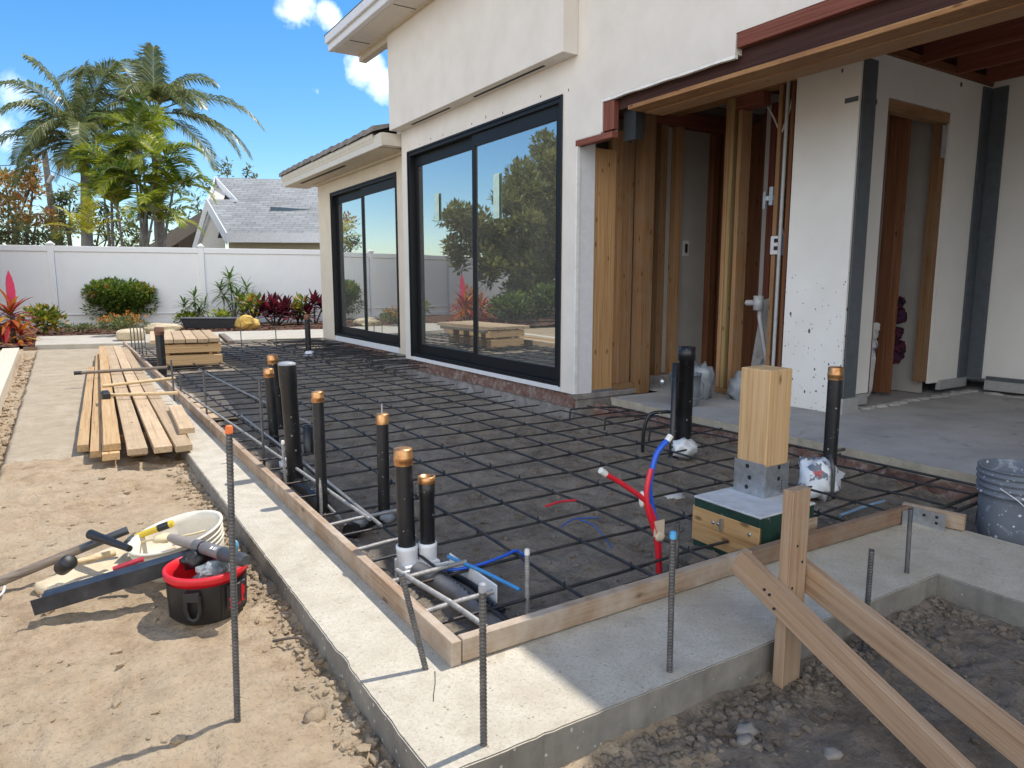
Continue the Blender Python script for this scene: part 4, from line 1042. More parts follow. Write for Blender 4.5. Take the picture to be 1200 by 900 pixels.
m = MB(); m.tube([zat(985,604,-.04), zat(1012,594,-.03), zat(1036,587,-.035)], .008, 8); tag(m.build('blue_tube', plain('pale_blue_tube',(.22,.36,.50),.4)), 'pale blue tube lying in the pit behind the brown form board', 'water tube')
m = MB(); m.tube(smooth_path([(1.0,.78,.035),(1.1,.80,.05),(1.22,.76,.045)],5), .004, 5); m.tube(smooth_path([(1.12,.79,.045),(1.15,.70,.03),(1.17,.60,-.05)],5), .004, 5); tag(m.build('blue_tie', plain('blue_cord',(.03,.09,.30),.6)), 'scrap of blue cord tied on the mat left of the red and blue tubes', 'cord')
# red and blue water tubes standing in the pit
T = thing('water_tube_bundle', (1.24,.35,0), 'red and blue plastic water tubes rising together from the soil by the concrete pad', 'water tubes')
m = MB(); m.tube(smooth_path([(1.24,.355,-.10),(1.22,.35,.08),(1.165,.35,.27),(1.165,.35,.36),(1.20,.352,.46),(1.262,.35,.515)],8), .0125, 10); b1 = m.build('blue_tube', BLUEPEX, T)
m = MB(); m.tube([(1.256,.35,.508),(1.277,.35,.53)], .0145, 10); m.build('tape', TAPEW, b1)
m = MB(); m.tube(smooth_path([(1.225,.338,-.10),(1.205,.335,.08),(1.14,.335,.24),(1.01,.335,.345),(.89,.335,.42)],8), .0115, 10); b2 = m.build('red_tube', REDPEX, T)
m = MB(); m.tube([(.896,.335,.416),(.868,.335,.436)], .0135, 10); m.build('tape', TAPEW, b2)
m = MB(); m.tube(smooth_path([(1.215,.332,-.10),(1.19,.33,.08),(1.135,.33,.22),(1.128,.335,.31),(1.155,.34,.40)],8), .0125, 10); m.build('red_tube', REDPEX, T)
m = MB(); m.box(1.165,1.225,.318,.322,.095,.165); m.blob((1.20,.318,.09),(.03,.008,.022),3,.4,2,2); m.build('paper_tag', plain('beige_tag',(.58,.47,.34),.8), T)
m = MB(); m.blob((1.11,.345,.27),(.014,.012,.04),5,.4,2,2); m.build('tape', TAPEW, T)
m = MB(); m.tube(smooth_path([(1.10,1.05,.045),(1.2,1.06,.05),(1.3,1.05,.045)],4), .006, 6); tag(m.build('red_tie', REDPEX), 'scrap of red tubing lying on a mat bar left of the post', 'tube scrap')
crumple('paper_scrap', (2.05,1.06,-.06), (.06,.05,.012), 21, TAPEW, 'scrap of white paper on the soil behind the concrete pad', 'paper scrap')
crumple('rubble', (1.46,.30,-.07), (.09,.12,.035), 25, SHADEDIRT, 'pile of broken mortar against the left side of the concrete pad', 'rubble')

# ------------------------------------------------------------------ POST ON ITS PAD
T = thing('concrete_pad', (1.78,.29,-.1), 'concrete pad in a plywood form with a green membrane rim, carrying the post', 'concrete pad')
m = MB(); m.box(1.592,1.985,.10,.485,-.12,.158); m.build('pad', GREENM, T, bevel=.003)
m = MB(); m.box(1.588,1.989,.096,.489,.1585,.170); m.build('top_mortar', PADTOP, T, bevel=.004)
o = board('form_board', (1.5905,.495,.118), (1.5905,.10,.118), .17, .018, PLY, T, side=(-1,0,0))
o.location.z -= .085
o = board('form_board', (1.81,.082,.02), (1.99,.082,.02), .16, .016, FORM, T, side=(0,-1,0))
m = MB()
for y, z in ((.36,.07),(.33,.072),(.15,.075)): m.lathe((1.5898,y,z),[(.0,.006),(.008,.005),(.008,0)],8,axis=(-1,0,0))
m.box(1.568,1.5895,.298,.308,.05,.105); m.build('bolt', GALV, T)
T = thing('timber_post', (1.92,.36,.17), 'stub of a thick new timber post bolted into a galvanised base', 'post')
o = board('post_timber', (1.92,.2715,.172), (1.92,.2715,.79), .172, .172, POST, T, side=(0,-1,0), bevel=.005, seed=3)
m = MB()
for a in ((1.828,1.8325,.268,.45),(2.0075,2.012,.268,.45)): m.box(a[0],a[1],a[2],a[3],.171,.335)
m.box(1.833,2.007,.2648,.2695,.171,.325); m.box(1.833,2.007,.4455,.45,.171,.325)
pb = m.build('post_base', GALV, T, bevel=.001)
m = MB()
for z in (.205,.255,.31): m.disc((1.8275,.37 if z != .255 else .355,z),.0115,(-1,0,0),12)
for z in (.255,.312): m.disc((1.93,.2643,z),.0115,(0,-1,0),12)
for k in range(5): m.disc((1.955,.2643,.185+k*.014),.0045,(0,-1,0),8)
m.build('bolt_hole', DARKHOLE, pb)

# ------------------------------------------------------------------ STAKE AND BRACES
o = stick('timber_stake', .955, 1.045, -.505, -.465, -.35, .545, BRACE, None); tag(o, 'upright timber stake driven into the dirt in front of the footing', 'stake')
o = board('timber_brace', (.93,-.345,.305), (.955,-1.36,-.185), .040, .088, BRACE); tag(o, 'diagonal timber brace nailed to the near side of the upright stake', 'brace')
o = board('timber_brace', (1.07,-.47,.290), (1.12,-1.75,-.205), .040, .090, BRACE); tag(o, 'diagonal timber brace starting behind the upright stake, on its right', 'brace')
for o, pts, ax in ((bpy.data.objects['timber_stake'], [(.99,-.5065,.36),(1.02,-.5065,.30),(.975,-.5065,.22)], (0,-1,0)), (bpy.data.objects['timber_brace'], [(.9085,-.45,.21),(.9085,-.49,.16),(.909,-.47,.20)], (-1,0,0))):
    for p in pts:
        m = MB(); m.lathe(p, [(.0045,-.004),(.0045,.001),(0,.0012)], 8, axis=ax); m.build('nail', DARKHOLE, o)
for k, (x, y, s) in enumerate([(.66,-.60,.03),(.62,-.63,.026),(.78,-.80,.024),(.60,-1.0,.022)]):
    m = MB(); m.blob((x,y,-.115+s*.2),(s*1.2,s*.9,s*.6),k,.6,1.9,2)
    tag(m.build('cobble', COBBLE), ['flat grey cobble nearest the upright stake','small grey cobble left of the flat one by the stake','smooth cobble on the dirt left of the near brace','cobble lying in the front dirt at the bottom edge of the photo'][k], 'cobble')
m = MB(); m.blob((-.40,.12,-.09),(.035,.03,.026),3,.35,1.5,2); tag(m.build('stone', DIRT), 'biggest clod of dry soil lying against the sunlit footing side', 'clod')

# ------------------------------------------------------------------ BUCKETS
def bucket(base, axis, r0, r1, h, mat, lab, ridges=True, bail=True, name='bucket', inner=None):
    T = thing(name, base, lab, 'bucket'); b = V(base)
    pf = [(0,0),(r0*.96,0),(r0,.008)]
    L = lambda t_: r0+(r1-r0)*t_
    pf += [(L(.3),h*.3),(L(.6),h*.6)]
    if ridges:
        for q in (.66,.74,.82,.90): pf += [(L(q),h*q),(L(q)+.012,h*(q+.012)),(L(q)+.012,h*(q+.035)),(L(q)+.001,h*(q+.045))]
    pf += [(r1,h*.975),(r1+.008,h*.98),(r1+.008,h),(r1-.004,h),(L(.5)-.006,h*.5),(r0-.006,.02),(0,.018)]
    m = MB(); m.lathe(b, pf, 40, axis=axis); m.build('bucket_body', mat, T)
    if bail:
        ax = V(axis).normalized(); 
        m = MB(); c = b+ax*h*.8; pts = []
        for k in range(13):
            a = PI*k/12
            pts.append(c + V((-.55*math.cos(a)*(r1+.02)*1.8, -(r1+.012)*abs(math.sin(a))**.6*.98-.01*0, -.16*math.sin(a))))
        pts = [V((p.x, p.y, p.z)) for p in pts]
        m.tube(pts, .0035, 6); m.build('handle', GALV, T)
    return T
T = bucket((2.97,-.34,-.10),(0,0,1),.145,.165,.40,BUCKETB,'blue grey plastic bucket spattered with white paint at the right edge of the pit')
m = MB(); m.disc((2.97,-.34,.24),.150,(0,0,1),30); m.build('slurry', plain('grey_slurry',(.20,.23,.27),.35), T)
T = bucket((3.92,2.78,.06),(0,0,1),.12,.145,.30,BUCKETG,'dull grey bucket standing on the old slab behind the paired pipes', ridges=False)
m = MB(); m.lathe((3.80,2.95,.27),[(0,.03),(.03,.028),(.035,0),(.02,-.02),(0,-.02)],10,axis=(-.8,.4,.2)); m.build('knob', GALV, T)
crumple('paper_sack', (4.35,2.98,.22), (.10,.12,.17), 31, GREYBAG, 'pale grey bag slumped behind the dull grey bucket', 'bag')
crumple('paper_sack', (4.62,2.72,.17), (.10,.10,.15), 35, GREYBAG, 'grey plastic bag at the foot of the open stud wall', 'bag')
crumple('plastic_sheet', (4.95,2.68,.24), (.05,.10,.17), 39, GREYBAG, 'crumpled dark sheet leaning under the cement board', 'plastic sheet')
T = thing('sack_stack', (5.5,2.05,.08), 'white paper sacks leaning in the doorway of the closet', 'sacks')
for k, (x, y, z, a, b_, c) in enumerate([(5.66,2.10,.34,.10,.09,.27),(5.68,2.12,.60,.12,.10,.06),(5.67,2.11,.70,.11,.10,.06),(5.70,2.10,.77,.10,.09,.05)]):
    m = MB(); vs, fs = ICO[3]; out = []
    for v in vs:
        p = V(v); q = [math.copysign(abs(u)**.6, u) for u in v]
        kk = 1+.14*noise.noise(p*4+V((k*3.,)*3)); out.append((x+q[0]*a*kk, y+q[1]*b_*kk, z+q[2]*c*kk))
    m.add(out, fs); m.build('sack', SACK, T)
T = thing('cloth_bundle', (5.9,2.55,.6), 'dark bundle of red and blue cloth hanging inside the closet', 'bundle')
for k, (z, s) in enumerate(((1.0,.06),(.86,.09),(.68,.08),(.52,.10),(.44,.09))):
    m = MB(); m.blob((6.40+.03*math.sin(k*2.1),2.20,z),(s,s*.8,s*.9),k,.5,2,3,smooth=False); m.build('cloth', CLOTH, T)

# ------------------------------------------------------------------ LUMBER PILE ON THE LEFT
pile = [((-.89,4.22,0.0),(-.64,9.9,.0),.075,.055,LUMBER,'outermost narrow orange board of the long lumber pile'),
        ((-.82,3.85,.02),(-.48,11.7,.02),.070,.05,LUMBER,'second board from the left in the long lumber pile'),
        ((-.735,3.66,.030),(-.52,8.6,.030),.108,.05,LUMBER,'under board sticking out nearest the camera in the long lumber pile'),
        ((-.72,3.72,.083),(-.372,12.6,.083),.105,.05,LUMBER,'upper board with a dark hammer lying on it in the long lumber pile'),
        ((-.577,3.57,.062),(-.26,12.9,.062),.125,.045,LUMBER2,'board with a rough brown face in the middle of the long lumber pile'),
        ((-.42,3.54,.062),(-.14,12.84,.062),.115,.045,LUMBER2,'second board from the right in the long lumber pile'),
        ((-.29,3.50,.062),(-.05,12.37,.062),.108,.045,LUMBER2,'rightmost board of the long lumber pile, under the short block'),
        ((-.56,3.75,.012),(-.28,11.5,.012),.11,.045,LUMBER,'hidden under board below the rough brown faced one'),
        ((-.41,3.80,.012),(-.2,11.0,.012),.09,.045,LUMBER,'hidden under board below the second board from the right')]
for a, b, w_, h_, mt, lab in pile: tag(board('lumber_board', a, b, w_, h_, mt), lab, 'lumber board', 'boards in the long lumber pile')
tag(board('lumber_board', (-.213,3.89,.108), (-.150,5.05,.108), .105, .043, LUMBER2), 'short block of lumber lying on the rightmost pile board', 'lumber board')
for y, lab in ((4.6,'nearest cross bearer hidden under the long lumber pile'),(8.2,'middle cross bearer hidden under the long lumber pile'),(11.3,'far cross bearer hidden under the long lumber pile')):
    tag(board('bearer', (-.86+.052*(y-4.6),y,-.034), (-.28,y,-.034), .09, .08, LUMBER), lab, 'bearer')
# sticks laid across the pile
def rod(name, a, b, rad, mat, lab, cat):
    m = MB(); m.tube([a, tuple((p+q)/2 for p, q in zip(a, b)), b], rad, 8); return tag(m.build(name, mat), lab, cat)
def head_px(px, py, z): d = ray(px, py); return CP + d*((z-CP.z)/d.z)
a = head_px(92,437,.10); b = head_px(196,430.5,.12)
T = thing('rake_handle', tuple(a), 'farthest of the three long handles laid across the lumber pile', 'tool handle'); m = MB(); m.tube([a, b], .020, 9); m.build('shaft', GREYWOOD, T); m = MB(); m.tube([a+V((-.05,.0,0)), a+V((.04,0,0))], .024, 9); m.build('end_cap', RUBBER, T)
a = head_px(120,452.5,.10); b = head_px(205,443,.11)
T = thing('rake_handle', tuple(a), 'middle one of the three long handles laid across the lumber pile', 'tool handle'); m = MB(); m.tube([a, b], .018, 9); m.build('shaft', HANDLE, T)
a = head_px(124,463,.11); b = head_px(208,460.5,.11)
T = thing('sledge_hammer', tuple(a), 'long handled hammer with a dark head, nearest across the lumber pile', 'hammer'); m = MB(); m.tube([a, b], [.016,.019], 9); m.build('shaft', HANDLE, T)
m = MB(); c = a; m.box(c.x-.035,c.x+.035,c.y-.11,c.y+.11,c.z-.035,c.z+.035); m.build('hammer_head', RUBBER, T, bevel=.012)

# ------------------------------------------------------------------ STACKED TIMBERS IN THE PIT
gq = 'stacked timbers at the far left of the pit'
V0 = V((.20,9.50)); ux = V((.985,-.17)); uy = V((.10,.995))
def tb(u0, u1, v, w_, z, h_, mt, lab, along=True):
    if along:
        p = V0+ux*u0+uy*v; q = V0+ux*u1+uy*v
    else:
        p = V0+ux*v+uy*u0; q = V0+ux*v+uy*u1
    tag(board('timber', (p.x,p.y,z), (q.x,q.y,z), w_, h_, mt, bevel=.006), lab, 'timber', gq)
tb(.03,.86,.03,.14,.142,.157,LUMBER,'bottom front timber of the short stack in the pit')
tb(.03,.84,.75,.14,.142,.157,LUMBER,'bottom middle timber of the short stack in the pit')
tb(.0,.84,1.5,.14,.142,.157,LUMBER,'bottom rear timber of the short stack in the pit')
tb(-.02,.85,.07,.14,.300,.125,LUMBER,'upper front timber of the short stack in the pit')
tb(.0,.85,.75,.14,.300,.125,LUMBER,'upper middle timber of the short stack in the pit')
tb(.0,.85,1.48,.14,.300,.125,LUMBER,'upper rear timber of the short stack in the pit')
for u_, lab in ((.12,'left spacer stick between the layers of the short stack'),(.70,'right spacer stick between the layers of the short stack')): tb(.02,1.6,u_,.05,.174,.031,LUMBER,lab,along=False)
for k, lab in enumerate(('third','fourth')): tb(.02,.84,.38+k*.74,.14,.300,.125,LUMBER,lab+' upper timber hidden inside the short stack'); tb(.03,.84,.39+k*.74,.14,.142,.157,LUMBER,lab+' bottom timber hidden inside the short stack')
for u_ in (.12,.70): tb(.02,1.6,u_,.05,.317,.016,LUMBER,'thin lath under the %s top planks of the short stack' % ('left' if u_ < .3 else 'right'),along=False)
for k in range(6):
    tb(-.06+.015*(k % 3), 2.05-.05*(k % 2), -.03+.158*k, .148, .380+.004*(k % 2), .062, LUMBER2, ['first','second','third','fourth','fifth','sixth'][k]+' plank from the left on top of the short stack', along=False)
tb(-.05,1.6,.985,.10,.34,.06,GREYWOOD,'grey plank along the right side of the short stack', along=False)
# pale sheet standing in for the sunlit patch of soil under the mat
tag(board('sunlit_patch_sheet', (.06,5.95,-.045), (.46,5.92,-.045), 1.9, .012, LUMBER2), 'pale sheet added as the sunlit patch of soil before the short stack', 'sunlit patch')
m = MB(); vs, fs = ICO[3]
out = []
for v in vs:
    q = [math.copysign(abs(u)**.5, u) for u in v]; out.append((.24+q[0]*.27, 14.75+q[1]*.28, .12+q[2]*.13*(1+.15*q[0])))
m.add(out, fs); tag(m.build('stone_block', STONEB), 'tan block of stone on the far walk behind the lumber pile', 'stone block')
# timber edging on the left of the path
o = board('edging_beam', (-1.66,3.0,-.045), (-1.80,14.5,-.03), .26, .16, wood('edging_timber',(.47,.39,.28),(.62,.54,.42),(.70,.63,.52),knots=False)); tag(o, 'wide pale timber edging along the dug strip on the far left', 'edging')
o = board('edging_board', (-1.60,14.42,-.02), (-1.38,14.36,-.02), .05, .16, FORMD); tag(o, 'short brown board closing the far end of the dug strip', 'edging')
# ------------------------------------------------------------------ TOOLS IN THE DIRT
# white ribbed tub and an empty tan sack under the hand tools
TC = V((-.555,1.53,-.085))
T = thing('bucket', tuple(TC), 'cream plastic bucket with ribbed rim standing open behind the hand tools', 'bucket')
ax_ = V((-.22,-.02,1)).normalized(); R0b, R1b, hb = .165, .192, .185
pf = [(0,0),(R0b,.0),(R0b+.02,hb*.5)]
for q in (.56,.68,.80): rr_ = R0b+(R1b-R0b)*q; pf += [(rr_,hb*q),(rr_+.011,hb*(q+.01)),(rr_+.011,hb*(q+.045)),(rr_,hb*(q+.06))]
pf += [(R1b,hb*.95),(R1b+.012,hb*.955),(R1b+.012,hb),(R1b-.002,hb),(R1b-.012,hb*.8),(R0b,.02),(0,.02)]
m = MB(); m.lathe(TC, pf, 48, axis=ax_); m.build('bucket_body', BUCKETW, T)
m = MB(); m.disc(TC+ax_*.06, R0b*1.0, ax_, 32); m.build('dried_mortar', SANDY, T)
m = MB(); vs, fs = ICO[3]; out = []; sc_ = V((-.87,1.64,-.065)); ca, sa_ = math.cos(.75), math.sin(.75)
for v in vs:
    p = V(v); q = [math.copysign(abs(u)**.55, u) for u in v]; k = 1+.10*noise.noise(p*2.5+V((4,4,4)))
    u_, w_ = q[0]*.26*k, q[1]*.17*k
    out.append((sc_.x+u_*ca-w_*sa_, sc_.y+u_*sa_+w_*ca, sc_.z+q[2]*.032*k+.022*noise.noise(V((q[0]*2.5,q[1]*6,2)))))
m.add(out, fs, 0, True); tag(m.build('paper_sack', mottled('tan_paper',[(.3,(.50,.39,.25)),(.7,(.66,.55,.38))],6,.85,16,.7,.015)), 'half empty tan paper sack lying under the rubber mallet', 'sack')
def P(px, py, z): d = ray(px, py); return CP + d*((z-CP.z)/d.z)
# long grey shovel handle
a = P(-6,684,-.045); b = P(150,621,.085)
T = thing('shovel', tuple(a), 'long grey wooden shovel handle leaning on the tub from the left edge', 'shovel')
m = MB(); m.tube([a, a.lerp(b,.5), b], [.021,.020,.017], 12); m.build('shaft', GREYWOOD, T)
m = MB(); m.tube([a.lerp(b,.62), b], [.0195,.0185], 12, caps=False); m.build('sleeve', CHAR, T)
p = P(106,626,.10); q = P(152,643,.09)
m = MB(); m.tube([p, p.lerp(q,.5), q], [.022,.018,.014], 10); m.build('grip', RUBBER, T)
# rubber mallet
p = P(77,662,.05); q = P(134,648,.035)
T = thing('rubber_mallet', tuple(p), 'rubber mallet with a black head and tan wooden handle lying on the tub', 'mallet')
m = MB(); m.tube([p, q], [.012,.015], 10); m.build('shaft', HANDLE, T)
m = MB(); d = V((.35,-.6,.45)).normalized(); m.lathe(p-d*.042, [(0,0),(.026,.0),(.032,.008),(.032,.076),(.026,.084),(0,.084)], 18, axis=d); m.build('mallet_head', RUBBER, T)
# yellow handled hammer
p = P(140,636,.03); q = P(203,613,.11)
T = thing('hammer', tuple(p), 'yellow and black handled hammer lying across the tub rim', 'hammer')
m = MB(); m.tube([p.lerp(q,.3), p.lerp(q,.72)], [.014,.015], 10); m.build('shaft', YELLOWP, T)
m = MB(); m.tube([p.lerp(q,.72), p.lerp(q,.93)], [.017,.017], 10); m.build('grip', RUBBER, T)
m = MB(); m.tube([p.lerp(q,.93), q], [.018,.014], 10); m.build('end_cap', YELLOWP, T)
m = MB(); n_ = (q-p).normalized(); side = n_.cross(V((0,0,1))).normalized()
m.tube([p.lerp(q,.2)-side*.06, p.lerp(q,.24)+side*.02, p.lerp(q,.25)+side*.07], [.008,.016,.016], 10); m.build('hammer_head', CHAR, T)
# black straightedge resting from the dirt up onto the tote
a = P(50,697,.03); b = P(246,640,.125)
T = thing('straightedge', tuple(a), 'long black screed straightedge resting on the rim of the red tote', 'straightedge')
t_ = (b-a).normalized(); s_ = t_.cross(V((0,0,1))).normalized(); u_ = s_.cross(t_)
def bar(p, q, y0, y1, z0, z1):
    m_ = []
    for c in (p, q):
        for (y, z) in ((y0,z0),(y1,z0),(y1,z1),(y0,z1)): m_.append(c+s_*y+u_*z)
    return m_, [(3,2,1,0),(4,5,6,7),(0,1,5,4),(1,2,6,5),(2,3,7,6),(3,0,4,7)]
m = MB(); m.add(*bar(a,b,-.040,.030,-.006,.0)); m.add(*bar(a-t_*.035,b,.030,.036,-.058,.002)); m.add(*bar(a,b,-.040,-.034,-.040,-.0062)); m.add(*bar(a-t_*.03,b,.010,.0298,-.058,-.052))
m.build('bar', ALUB, T)
# straw coloured rope and a red strip on the tub
m = MB(); m.tube(smooth_path([P(150,640,-.02),P(180,632,.07),P(215,628,.11),P(240,622,.10)],6), .005, 6); m.blob(tuple(P(190,631,.095)),(.04,.03,.02),2,.5,2.5,2); tag(m.build('straw_twine', plain('straw',(.55,.46,.28),.9)), 'knot of straw coloured twine beside the hammer grip', 'twine')
m = MB(); m.tube([P(133,667,.03), P(168,655,.06)], .011, 8); tag(m.build('red_bar', plain('red_bar_paint',(.45,.03,.05),.4)), 'red bar lying behind the black straightedge', 'bar')
# grey torch shaped power tool lying over the tote
a = P(200,630,.125); b = P(288,657,.165)
T = thing('power_tool', tuple(a), 'grey and black tube shaped power tool lying over the tote rim', 'power tool')
m = MB(); m.tube([a, a.lerp(b,.12), a.lerp(b,.38)], [.017,.022,.022], 14); m.build('nozzle', plain('taupe_plastic',(.26,.22,.19),.6), T)
m = MB(); m.tube([a.lerp(b,.36), a.lerp(b,.37), a.lerp(b,.70), a.lerp(b,.71)], [.020,.026,.026,.024], 16); m.build('body', MIDGREY, T)
m = MB(); m.tube([a.lerp(b,.71), a.lerp(b,.72), a.lerp(b,.97), b], [.024,.0275,.026,.018], 16); m.build('grip', CHAR, T)
m = MB(); c = a.lerp(b,.46); m.tube([c, c+(b-a).normalized()*.012], .0265, 16); m.build('band', RUBBER, T)
m = MB(); c = a.lerp(b,.45)+V((-.006,-.018,.016)); m.blob(tuple(c),(.008,.008,.008),1,.1,1,2); m.build('button', plain('orange_button',(.6,.10,.03),.4), T)
m = MB(); c = a.lerp(b,.62); dd = (b-a).normalized(); nn = V((-.35,-.55,.75)).normalized(); nn = (nn-dd*nn.dot(dd)).normalized(); bb = nn.cross(dd)
for k, (u, w_) in enumerate(((0,.02),(.022,.012),(.036,.008))):
    q = c+dd*u+nn*.0265; m.add([q-bb*.008,q+dd*w_*.7-bb*.008,q+dd*w_*.7+bb*.006,q+bb*.006],[(0,1,2,3)])
m.build('label', TAPEW, T)
# round black tote with a red rim
c = (-.548,1.02,-.085); h = .195; R0, R1 = .142, .150
T = thing('tool_tote', c, 'round black tool tote with a red rim standing in the dirt', 'tool tote')
m = MB(); m.lathe(c,[(0,.0),(R0-.02,.0),(R0,.02),(R1-.003,h-.045),(R1-.003,h-.040)],48)
for k in range(8):
    a_ = k*PI/4+.2; d = V((math.cos(a_),math.sin(a_),0)); w_ = V((-d.y,d.x,0))
    q0 = V(c)+d*(R0+.0025)+V((0,0,.02)); q1 = V(c)+d*(R1+.0005)+V((0,0,h-.046))
    m.add([q0-w_*.004,q0+w_*.004,q1+w_*.004,q1-w_*.004],[(0,1,2,3)])
m.build('tote_body', TOTEB, T)
m = MB(); m.lathe(c,[(R1-.001,h-.030),(R1+.004,h-.027),(R1+.005,h-.003),(R1,h),(R1-.008,h),(R1-.010,h-.06),(R0-.012,.05)],48); m.build('rim', TOTER, T)
m = MB(); m.disc((c[0],c[1],c[2]+.055),R0-.008,(0,0,1),32); m.build('inner_base', TOTEB, T)
def onwall(a_, z, off): 
    rr = R0+(R1-R0)*(z/h)+off; return V((c[0]+rr*math.cos(a_), c[1]+rr*math.sin(a_), c[2]+z))
aa = R(242)
m = MB(); m.tube([onwall(aa-.14,.135,.012),onwall(aa-.16,.08,.014),onwall(aa-.11,.045,.014),onwall(aa,.036,.014),onwall(aa+.11,.045,.014),onwall(aa+.16,.08,.014),onwall(aa+.14,.135,.012)], .009, 8); hd = m.build('handle', RUBBER, T)
m = MB()
for z0, z1 in ((.115,.15),):
    v8 = [onwall(aa-.17,z0,.002),onwall(aa+.17,z0,.002),onwall(aa+.17,z1,.002),onwall(aa-.17,z1,.002),onwall(aa-.16,z0,.028),onwall(aa+.16,z0,.028),onwall(aa+.16,z1-.004,.024),onwall(aa-.16,z1-.004,.024)]
    m.add(v8,[(0,3,2,1),(4,5,6,7),(0,1,5,4),(1,2,6,5),(2,3,7,6),(3,0,4,7)])
m.build('handle_bracket', RUBBER, hd)
m = MB(); A0, A1 = R(287), R(325); vs = []; fs = []
for k in range(9):
    a_ = A0+(A1-A0)*k/8
    for z in (.045,.148): vs.append(onwall(a_,z,.0075))
for k in range(8): fs.append((2*k,2*k+2,2*k+3,2*k+1))
m.add(vs, fs, 0, True); lb = m.build('label_panel', plain('dark_label',(.03,.03,.034),.35), T)
m = MB()
def patch(a0, a1, z0, z1):
    m.add([onwall(a0,z0,.009),onwall(a1,z0,.009),onwall(a1,z1,.009),onwall(a0,z1,.009)],[(0,1,2,3)])
for (a0,a1,z0,z1) in ((290,296,.085,.097),(291,295,.068,.080),(290,297,.055,.062),(312,316,.06,.13),(316,320,.085,.118),(305,322,.056,.061)): patch(R(a0),R(a1),z0,z1)
m.build('red_print', TOTER, lb)
m = MB()
for (a0,a1,z0,z1) in ((292,300,.112,.118),(293,299,.122,.127),(304,321,.138,.142)): patch(R(a0),R(a1),z0,z1)
m.build('grey_print', GREYCAP, lb)
m = MB(); vs, fs = ICO[3]; out = []
for v in vs:
    p = V(v); k = 1+.35*noise.noise(p*2.4)+.2*noise.noise(p*6)
    out.append((c[0]+.045+v[0]*.085*k, c[1]-.03+v[1]*.06*k, c[2]+.165+v[2]*.045*k))
m.add(out, fs); tag(m.build('parts_bag', mottled('clear_parts_bag',[(.35,(.06,.075,.08)),(.6,(.22,.24,.24)),(.8,(.5,.5,.5))],14,.25,20,.6,.01,6,extra=[(11,.6,.64,(.42,.03,.04),.8)])), 'crinkled clear bag of parts inside the red rimmed tote', 'bag')
m = MB(); m.blob((-.575,1.12,.10),(.05,.04,.04),5,.4,2,3); m.tube([(-.61,1.11,.10),(-.51,1.13,.12)],.02,10); tag(m.build('drill', TOTEB), 'black drill poking out at the back of the tote', 'drill')
m = MB(); m.blob((-.42,1.13,.12),(.018,.013,.028),5,.3,2,2); tag(m.build('blue_clip', plain('blue_clip_plastic',(.10,.32,.48),.5)), 'blue plastic clip on the right rim of the tote', 'clip')
m = MB(); p = P(2,690,-.07); m.tube(smooth_path([p+V((-.06,.03,0)),p+V((0,.02,.01)),p+V((.012,-.03,.012)),p+V((0,-.10,.01)),p+V((-.06,-.12,0))],8), .005, 7); tag(m.build('cable_loop', plain('white_cable',(.62,.60,.56),.5)), 'loop of white cable at the left edge of the dirt', 'cable')
m = MB(); m.tube(smooth_path([(-.40,.62,-.075),(-.33,.55,-.05),(-.31,.50,-.06)],5), .005, 6); tag(m.build('twig', BARKD), 'bent brown twig in the dirt right of the tall orange tipped bar', 'twig')
# ------------------------------------------------------------------ FENCE
FA = math.atan(-.205); fu = V((math.cos(FA), math.sin(FA), 0)); fn = V((-fu.y, fu.x, 0)); F0 = V((0, 21.21, 0))
def fpos(px): p = on(px, 385, F0, fn); return (V((p.x, p.y, 0))-F0).dot(fu)
p1, p2 = fpos(68), fpos(241); gap = p2-p1
T = thing('vinyl_fence', tuple(F0+fu*p1), 'tall white vinyl privacy fence of tongue and groove panels across the back of the yard', 'fence')
def fb(m, u0, u1, v0, v1, z0, z1, mi=0):
    vs = [F0+fu*u+fn*v+V((0,0,z)) for z in (z0,z1) for (u,v) in ((u0,v0),(u1,v0),(u1,v1),(u0,v1))]
    m.add(vs, [(0,3,2,1),(4,5,6,7),(0,1,5,4),(1,2,6,5),(2,3,7,6),(3,0,4,7)], mi)
posts = [p1+gap*k for k in range(-4, 4)]
for k, u in enumerate(posts):
    m = MB(); fb(m, u-.075, u+.075, -.075, .075, -.3, 2.22); po = m.build('post', VINYL, T, bevel=.006)
    m = MB(); fb(m, u-.095, u+.095, -.095, .095, 2.222, 2.262)
    q = [F0+fu*(u+a)+fn*b+V((0,0,2.264)) for a, b in ((-.08,-.08),(.08,-.08),(.08,.08),(-.08,.08))]+[F0+fu*u+V((0,0,2.33))]
    m.add(q, [(0,1,4),(1,2,4),(2,3,4),(3,0,4)]); m.build('post_cap', VINYL, po)
for u, w_ in zip(posts[:-1], posts[1:]):
    a, b = u+.077, w_-.077
    m = MB(); n = 19; s = (b-a)/n
    for k in range(n): fb(m, a+s*k+.003, a+s*(k+1)-.003, -.013, .012, .12, 2.04)
    fb(m, a, b, -.010, .008, .12, 2.04)
    pn_ = m.build('panel', VINYL, T)
    m = MB(); fb(m, a, b, -.045, .04, 2.042, 2.195); m.build('rail', VINYL, pn_, bevel=.006)
    m = MB(); fb(m, a, b, -.045, .04, .30, .33); fb(m, a, b, -.04, .035, -.05, .119); m.build('rail', VINYL, pn_, bevel=.004)
# fence down the left side, met only by the reflections in the glass
T = thing('side_fence', (-13, 6, 0), 'white vinyl fence along the left side of the yard, mirrored in the glass', 'fence')
m = MB(); m.box(-13.04,-13.0,-10,23,-.3,2.1); m.build('panel', VINYL, T)
m = MB(); m.box(-13.07,-12.97,-10,23,2.1,2.2); m.build('rail', VINYL, T)

